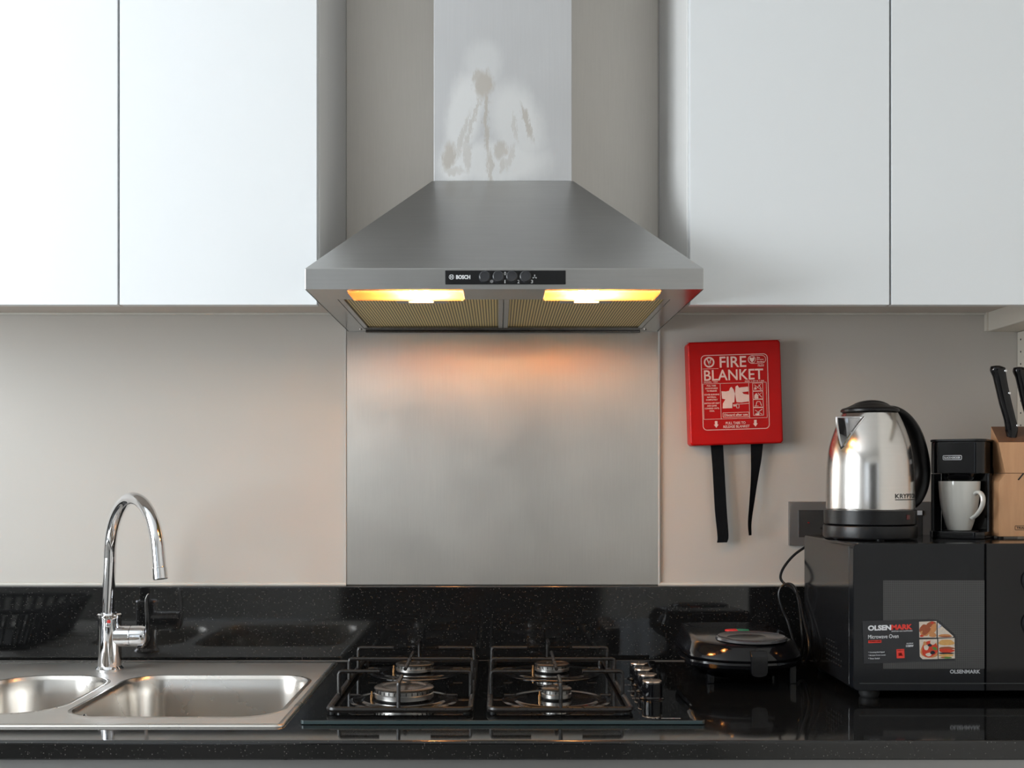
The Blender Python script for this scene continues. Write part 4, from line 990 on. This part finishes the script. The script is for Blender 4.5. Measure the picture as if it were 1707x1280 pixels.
# ------------------------------------------------------------------ knife block
KBD = 1.955; kx0 = PX(1665, KBD)
kbk = thing('knife_block', 'beech wood knife block at the right edge on top of the microwave', 'knife block', (kx0+.05, CAMY+KBD+.04, MT))
def bx2(px, d=KBD): return PX(px, d)-(kx0+.05)
def bz(py): return PZ(py, KBD)-MT
kf, kbck = -.04, .018
rx = .992-(kx0+.05)
low = [(bx2(1665.5), .0035), (rx, .0035), (rx, bz(789)), (bx2(1676), bz(789)), (bx2(1665.5), bz(803))]
up = [(bx2(1676), bz(788.6)), (rx, bz(788.6)), (rx, bz(737)+.012), (bx2(1688), bz(737)+.012), (bx2(1664), bz(737))]
bm = N(); extr(bm, low, 'xz', kf, kbck, .0012, 2); 
lw = obj('lower_block', bm, M_wood, kbk)
bm = N(); t = bmesh.new()
# the upper block leans away from the viewer; its dark slotted top face slopes up to the back
uf = [(bx2(1676), kf, bz(788.6)), (rx, kf, bz(788.6)), (rx, kf-.001, bz(737)), (bx2(1664), kf-.001, bz(737))]
ub = [(bx2(1676), kbck, bz(788.6)), (rx, kbck, bz(788.6)), (rx, kbck, bz(708)), (bx2(1676), kbck, bz(708))]
loft(t, [uf, ub]); bmesh.ops.recalc_face_normals(t, faces=t.faces)
bmesh.ops.bevel(t, geom=list(t.edges), offset=.0012, segments=2, profile=.5, affect='EDGES')
for f in t.faces:
    if f.normal.z > .5: f.material_index = 1
merge(bm, t); obj('upper_block', bm, [M_wood, M_wooddk], kbk)
bm = N(); stroke(bm, bx2(1697), bz(800), bx2(1706), bz(789), .0022, kf-.0003, 0); obj('slot', bm, M_darkprint, kbk)
bm = N(); x0, x1 = bx2(1691.5), bx2(1738); frame_rect(bm, x0, x1, bz(883.5), bz(876), .0008, kf-.0004, r=.0015); text(bm, 'TRAMONTINA', x0+.003, x1-.003, bz(881.5), bz(878), kf-.0004, .03)
obj('branded_mark', bm, M_darkprint, kbk)
for x_ in (bx2(1672), rx-.012):
    for y_ in (kf+.01, kbck-.01): bm = N(); lathe(bm, [(.005, 0), (.005, .0040)], (x_, y_, 0), 12); obj('foot', bm, M_rubber, kbk)
def knife(pxo, pyo, d, lab, s=1.0):
    base = P(pxo, pyo, d)
    k = thing('kitchen_knife', lab, 'knife', base, 0, 'black-handled knives in the block')
    # handle path in pixels relative to the collar, leaning left and away at the top
    pth = [(0, 8), (-1, -6), (-5, -24), (-13, -50), (-20, -76), (-25, -96), (-28, -106), (-28, -112)]
    wd = [8, 10.6, 9.6, 10.2, 10.4, 11, 12.8, 10]
    bm = N(); pts = []; rs = []
    for (a, b_), w_ in zip(pth, wd): pts.append(Vector((a*d/F*s, -.010*(b_/-110.), -b_*d/F*s))); rs.append(w_*d/F*s)
    pp = catmull(pts, 5); rr_ = []
    for i in range(len(pp)):
        f = i/5; j = min(int(f), len(rs)-2); rr_.append(rs[j]+(rs[j+1]-rs[j])*(f-j))
    rr_[-1] *= .35; rr_[-2] *= .7
    tube(bm, pp, rr_, 14, flat=(1, .72), up0=(1, 0, 0)); h = obj('handle', bm, M_blackgloss, k, sharp=70)
    for q in (.22, .50, .80):
        i = int(q*len(pp)); c = pp[i]+Vector((rr_[i]*.80, -rr_[i]*.52, 0)); bm = N(); lathe(bm, [(.0024, -.001), (.0024, .0003), (.0018, .0008)], c, 14, 'y'); obj('rivet', bm, M_chrome, h)
    bm = N(); extr(bm, [(-.0060, -.0125), (.006, -.0125), (.006, -.004), (-.0045, -.004)], 'xz', -.0009, .0009); obj('blade', bm, M_chrome, k)
knife(1687, 722, 1.975, 'black riveted knife handle rising from the left slot of the knife block')
knife(1724, 722, 1.985, 'black riveted knife handle cut off by the right edge of the photo', .98)

# ------------------------------------------------------------------ sandwich maker
SMX, SMY = .417, CAMY+1.975
sm = thing('sandwich_maker', 'black glossy sandwich maker with red and green lights, between hob and microwave', 'sandwich maker', (SMX, SMY, WT))
def outline(w_, fr_, bk, dz=0):
    pts = []
    ctl = [(-.072, bk), (-w_, bk-.04), (-w_, fr_+.062), (-w_*.80, fr_+.030), (-w_*.45, fr_+.008), (0, fr_), (w_*.45, fr_+.008), (w_*.80, fr_+.030), (w_, fr_+.062), (w_, bk-.04), (.072, bk)]
    n_ = len(ctl)
    for i in range(n_):
        a, b_, c, d_ = [Vector((*ctl[(i+j) % n_], 0)) for j in (-1, 0, 1, 2)]
        for k in range(4):
            t_ = k/4; p = b_.lerp(c, t_)*.45+.55*.5*((2*b_)+(-a+c)*t_+(2*a-5*b_+4*c-d_)*t_*t_+(-a+3*b_-3*c+d_)*t_**3); pts.append((p.x, p.y))
    return pts
def at(pts, f, tilt=0): return [(x, y, f+tilt*(y+.11)) for x, y in pts]
bk = .128; fr_ = -.112
bm = N(); loft(bm, [at(outline(.070, fr_+.045, bk-.03), .014), at(outline(.084, fr_+.014, bk-.01), .030), at(outline(.095, fr_+.003, bk), .036), at(outline(.096, fr_, bk), .042), at(outline(.095, fr_+.001, bk), .0455)])
base_ = obj('base', bm, M_blackgloss, sm)
bm = N(); T = .055
loft(bm, [at(outline(.095, fr_+.0015, bk), .047, .02), at(outline(.0965, fr_-.0005, bk), .050, .03), at(outline(.095, fr_+.002, bk-.001), .056, .04), at(outline(.088, fr_+.010, bk-.006), .0675, T), at(outline(.083, fr_+.016, bk-.012), .0720, T), at(outline(.076, fr_+.024, bk-.02), .0735, T), at(outline(.04, fr_+.06, bk-.05), .0755, T)])
lidm = obj('lid', bm, M_blackgloss, sm, sharp=40)
def topz(x, y): return .0740+T*(y+.11)
# oval hand recess, a ring and dished plate lying on the lid
bm = N()
cx_, cy_ = .012, -.046; ringL = []
for (sx, sy, dz) in ((.0605, .0500, .0006), (.0590, .0488, .0042), (.0565, .0465, .0050), (.0530, .0435, .0036), (.0460, .0380, .0018), (.036, .030, .0010), (.020, .016, .0008)):
    ringL.append([(cx_+sx*math.cos(2*PI*k/48), cy_+sy*math.sin(2*PI*k/48), topz(0, cy_+sy*math.sin(2*PI*k/48))+dz) for k in range(48)])
loft(bm, ringL, False, True); obj('oval_grip', bm, mat('dished_plastic', (.05, .05, .055), .14, noise=.05), lidm)
bm = N(); bm2 = N()
for s, b3 in ((-1, bm), (1, bm2)):
    pts = [(.002+s*.0225*math.cos(a)*1.0, .022+.0085*math.sin(a)) for a in [R(-90+180*k/14) for k in range(15)]]
    loft(b3, [[(x, y, topz(x, y)+.0004) for x, y in pts], [(.002+(x-.002)*.92, .022+(y-.022)*.9, topz(x, y)+.0030) for x, y in pts]])
obj('indicator_lamp', bm, mat('red_lens', (.60, .02, .02), .15, noise=.05), lidm, label='red indicator lens'); obj('indicator_lamp', bm2, mat('green_lens', (.01, .24, .12), .15, noise=.05), lidm, label='green indicator lens')
bm = N(); Mb = Matrix.Translation((-.010, .045, topz(0, .045)+.0012)) @ Matrix.Rotation(math.atan(T)-R(90), 4, 'X')
text(bm, 'BLACK+DECKER', -.014, .016, -.003, .003, 0, .03, M=Mb); frame_rect(bm, -.0165, .0185, -.005, .005, .0008, 0, M=Mb, r=.003); obj('lettering', bm, M_greyprint, lidm)
bm = N(); lx_ = .010
extr(bm, [(fr_-.0045, .030), (fr_+.006, .030), (fr_+.012, .066), (fr_+.004, .0665), (fr_-.0045, .058)], 'yz', lx_-.0135, lx_+.0135, .0012, 2); extr(bm, ell(lx_, .030, .0130, .0060, 20), 'xz', fr_-.0030, fr_+.006, .0008, 1)
obj('latch', bm, M_blackgloss, sm)
for x_ in (-.055, .085):
    for y_ in (-.030, .10):
        bm = N(); box(bm, x_-.006, x_+.006, y_-.008, y_+.008, 0, .034, .0015, 2); obj('foot', bm, M_blackgloss, sm)
bm = N(); extr(bm, rrect(-.034, .034, bk-.012, bk+.004, .004, 4), 'xy', .028, .082, .003, 2); obj('hinge_cover', bm, M_blackpl, sm)

# ------------------------------------------------------------------ power cord
cord = [P(1395, 880, 2.178), P(1352, 906, 2.15), P(1325, 924, 2.15), P(1307, 945, 2.15), P(1301, 962, 2.150), P(1308, 973, 2.145), P(1322, 981, 2.125), P(1333, 1000, 2.10), P(1340, 1031, 2.065), P(1348, 1067, 2.03), P(1348, 1092, 2.025), P(1338, 1104, 2.06), P(1324, 1072, 2.115), P(1313, 1035, 2.135), P(1304, 1014, 2.14), P(1298.5, 992, 2.142), P(1303, 978, 2.142), P(1315, 973, 2.138), P(1325, 980, 2.12), P(1332, 1005, 2.105), P(1336, 1040, 2.08), P(1338, 1075, 2.07), P(1334, 1098, 2.08)]
bm = N(); tube(bm, catmull(cord, 8), .0026, 8)
tag(obj('power_cord', bm, M_blackpl), 'black power cord looping down the wall beside the microwave', 'cord')
